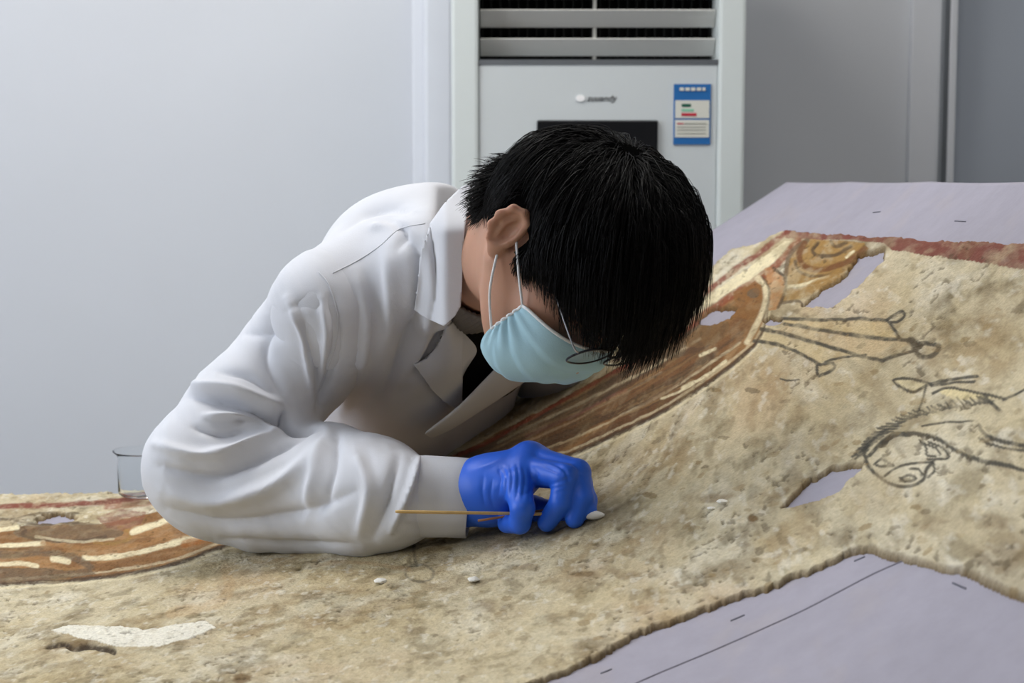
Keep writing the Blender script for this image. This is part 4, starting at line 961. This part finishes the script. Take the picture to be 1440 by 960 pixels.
# far front edge of the coat: a hanging strip of cloth
up_ = [(712, 500), (690, 522), (668, 545), (648, 566), (622, 588), (594, 608)]; lw_ = [(752, 524), (722, 545), (690, 566), (662, 583), (636, 600), (604, 614)]
vs_ = []; n_u = 6
for i in range(6):
    for j in range(n_u):
        s = j/(n_u-1); a = np.array(up_[i])*(1-s)+np.array(lw_[i])*s
        yy = 1.985 - 0.02*i/5 + 0.05*s**1.5; vs_.append(tuple(V(a[0], a[1], yy)))
me = bpy.data.meshes.new('coat_front'); me.from_pydata(vs_, [], [tuple(int(x) for x in q) for q in grid_quads(n_u, 6)]); me.update(); cf = link('coat_front', me, M['coat'], coat, True)
cf.modifiers.new('thick', 'SOLIDIFY').thickness = 0.004; ss = cf.modifiers.new('sub', 'SUBSURF'); ss.levels = 2; ss.render_levels = 2
# seams: stitched ridges pressed on the cloth
sbv = BVHTree.FromPolygons([tuple(v) for v in np.concatenate([tv, sv])], [tuple(q) for q in np.concatenate([tq, sq+len(tv)])])
def seam(pts, r=0.0007, off=0.0002, m='coat', parent=coat, name='seam'):
    P_ = []
    for x, y in catmull(pts, 8):
        d = ray(x, y).normalized(); h = sbv.ray_cast(Vector((0, 0, CAM_Z)), d)
        if h[0] is not None: P_.append(h[0]-d*off)
    if len(P_) > 2: link(name, tube_mesh(name, P_, r, 6), M[m], parent, True)
seam([(468, 384), (505, 365), (535, 345), (562, 322), (598, 314)])
seam([(448, 382), (462, 400), (474, 440), (473, 480), (460, 520), (448, 550)])
# ------------------------------------------------------------------ gloved hand
H = lambda x, y, dy: T(x, y, YH+dy-0.0004*max(0, x-700))
def glove_sdf(p):
    d = rcone(p, H(652, 697, 0.014), H(690, 690, 0.006), 0.033, 0.033)
    MC = [(H(763, 655, 0.040), 0.016), (H(744, 646, 0.022), 0.0165), (H(738, 662, 0.004), 0.0165), (H(727, 682, -0.024), 0.0150)]
    for (c, r) in MC: d = smin(d, rcone(p, H(690, 688, 0.004), c, 0.029, r), 0.016)
    for (c, r), (c2, r2) in zip(MC[:-1], MC[1:]): d = smin(d, rcone(p, c, c2, r, r2), 0.008)
    k = 0.006
    d = smin(d, chain(p, [(MC[3][0], 0.0155), (H(735, 714, -0.044), 0.0122), (H(731, 735, -0.038), 0.0110), (H(713, 736, -0.024), 0.0098)], 0.003), 0.004)
    d = smin(d, chain(p, [(MC[2][0], 0.016), (H(794, 670, -0.010), 0.0130), (H(789, 706, -0.016), 0.0115), (H(769, 734, -0.019), 0.0098)], 0.003), 0.003)
    d = smin(d, chain(p, [(MC[1][0], 0.016), (H(812, 664, 0.010), 0.0134), (H(818, 700, 0.0), 0.0118), (H(808, 729, -0.008), 0.0098)], 0.003), 0.0025)
    d = smin(d, chain(p, [(MC[0][0], 0.016), (H(814, 678, 0.030), 0.0132), (H(824, 703, 0.016), 0.011), (H(828, 718, 0.004), 0.0085)], 0.004), 0.004)
    d = smin(d, chain(p, [(H(700, 702, 0.036), 0.018), (H(752, 716, 0.042), 0.0135), (H(790, 722, 0.034), 0.011), (H(816, 724, 0.026), 0.009)], 0.004), k)
    return d
c0 = H(740, 690, 0.01); gv, gq = surface_net(glove_sdf, c0-np.array([0.085, 0.085, 0.065]), c0+np.array([0.085, 0.08, 0.065]), 0.0015)
GF = []
for i, x in enumerate((704, 712, 720, 729, 738, 747, 756)):
    GF.append(([(x+RNG.uniform(-2, 2)-4, 652+abs(i-3)*2), (x, 672), (x-5+RNG.uniform(-3, 3), 700+RNG.uniform(-6, 8))], 2.0, -0.0016*RNG.uniform(0.7, 1.3)))
for (pp, w, d_) in ([(680, 668), (678, 690), (682, 712)], 2.5, -0.0013), ([(692, 675), (690, 695), (694, 715)], 2.2, -0.0013), ([(668, 660), (690, 652), (712, 640)], 4, 0.001), ([(772, 682), (790, 676), (806, 668)], 2, -0.0015), ([(764, 690), (782, 686), (800, 682)], 2, -0.0012), ([(766, 655), (784, 664), (796, 668)], 2.2, -0.0018), ([(780, 694), (792, 690), (803, 692)], 1.8, -0.001), ([(725, 690), (738, 694), (748, 690)], 1.8, -0.001), ([(800, 655), (812, 662), (822, 676)], 2, 0.001), ([(776, 650), (788, 656), (796, 664), (800, 680)], 2.5, -0.002):
    GF.append((pp, w, d_))
gv = crease(gv, gq, GF, 0); gv = relax(gv, gq, 1, 0.2)
glove = link('glove', np_mesh('glove', gv, gq), M['glove'], person, True); glove['label'] = 'bright blue nitrile glove on the working hand'
fh = chain
FH = [(vec((0.01, 2.38, 0.71)), 0.03), (vec((-0.05, 2.34, 0.675)), 0.027)]
def glove2(p):
    d = chain(p, FH, 0.01); b = vec((-0.05, 2.34, 0.675))
    for i in range(4):
        o = vec((-0.035, -0.03+0.018*i, 0.0)); d = smin(d, chain(p, [(b+o*0.4, 0.012), (b+o+vec((-0.02, 0, 0.0)), 0.0105), (b+o+vec((-0.045+0.004*abs(i-2), 0, -0.012)), 0.009)], 0.003), 0.005)
    return smin(d, chain(p, [(vec((-0.02, 2.32, 0.69)), 0.013), (vec((-0.06, 2.29, 0.675)), 0.0105)], 0.003), 0.006)
g2, q2 = surface_net(glove2, (-0.19, 2.24, 0.62), (0.06, 2.43, 0.76), 0.003); link('glove', np_mesh('glove', g2, q2), M['glove'], person, True)
# legs, shoes and stool below the table edge
def legs_sdf(p):
    d = None
    for s in (-1, 1):
        e = chain(p, [(PEL+vec((0.09*s, 0, -0.03)), 0.10), (vec((-0.20+0.15*s, 2.10, 0.55)), 0.068), (vec((-0.20+0.16*s, 2.14, 0.10)), 0.05)], 0.03); d = e if d is None else smin(d, e, 0.03)
    return d
lv, lq = surface_net(legs_sdf, (-0.56, 1.98, 0.02), (0.14, 2.68, 0.78), 0.011); link('trousers', np_mesh('trousers', lv, lq), M['trouser'], person, True)
for s in (-1, 1):
    b = vec((-0.20+0.16*s, 2.14, 0.0))
    xv, xq = surface_net(lambda p: smax(smin(chain(p, [(b+vec((0, 0.03, 0.04)), 0.045), (b+vec((0, -0.12, 0.032)), 0.042)], 0.02), rcone(p, b+vec((0, 0.02, 0.05)), b+vec((0, 0.02, 0.10)), 0.045, 0.042), 0.02), -(p[:, 2]-0.003), 0.004), b+vec((-0.07, -0.2, -0.02)), b+vec((0.07, 0.12, 0.17)), 0.007)
    link('shoe', np_mesh('shoe', xv, xq), M['black'], person, True)
st = tag(empty('stool', (-0.20, 2.52, 0)), 'round black stool under the seated person', 'stool')
def lathe(name, prof, m, parent, loc, seg=40):
    me = lathe_mesh(name, prof, seg); me.transform(Matrix.Translation(loc)); return link(name, me, m, parent, True)
lathe('seat', [(0.0, 0.425), (0.17, 0.425), (0.18, 0.44), (0.18, 0.465), (0.165, 0.48), (0.0, 0.485)], M['black'], st, (-0.20, 2.52, 0))
lathe('column', [(0.03, 0.06), (0.03, 0.425)], M['steel'], st, (-0.20, 2.52, 0), 20)
lathe('base', [(0.0, 0.0), (0.2, 0.0), (0.2, 0.015), (0.05, 0.05), (0.0, 0.06)], M['steel'], st, (-0.20, 2.52, 0))
# ------------------------------------------------------------------ swabs, beaker
tip = on_mural(846, 724, 0.004); A_ = V(556, 719, YH-0.042)
dirv = (Vector(tip)-A_).normalized()
print('tip', tip.y-YH, YE-YH)
sw = tag(empty('cotton_swab', tuple(tip)), 'thin bamboo cotton swab held in the blue glove, tip on the plaster', 'swab')
link('stick', tube_mesh('stick', [A_, A_+dirv*0.004, Vector(tip)-dirv*0.012], [0.0013, 0.0017, 0.0017], 8), M['stick'], sw, True)
cs = [Vector(tip)-dirv*0.018+dirv*0.021*t for t in np.linspace(0, 1, 9)]
link('cotton_tip', tube_mesh('cotton_tip', cs, [0.0018, 0.0036, 0.0044, 0.0047, 0.0046, 0.0042, 0.0036, 0.0026, 0.0012], 12), M['cotton'], sw, True)
s2 = [V(672, 732, YH-0.040), V(722, 724, YH-0.034), V(772, 716, YH-0.028)]
tag(link('wooden_stick', tube_mesh('wooden_stick', s2, 0.0012, 8), M['stick2'], None, True), 'short dark wooden stick tucked between the gloved fingers', 'stick')
bk = on_mural(205, 699); BKR = 0.036
pf = [(0.0, 0.0015), (BKR-0.004, 0.0015), (BKR-0.0008, 0.004), (BKR, 0.008), (BKR, 0.052), (BKR+0.001, 0.056), (BKR+0.0055, 0.060), (BKR+0.0058, 0.0608), (BKR+0.0045, 0.0606), (BKR-0.0008, 0.056), (BKR-0.0014, 0.052), (BKR-0.0014, 0.008), (BKR-0.005, 0.0032), (0.0, 0.0032)]
me = lathe_mesh('beaker', pf, 64); bo = link('glass_beaker', me, M['glass'], None, True); bo.location = bk + Vector((0, 0, 0.003)); tag(bo, 'small clear glass beaker standing on the mural edge behind the elbow', 'beaker')
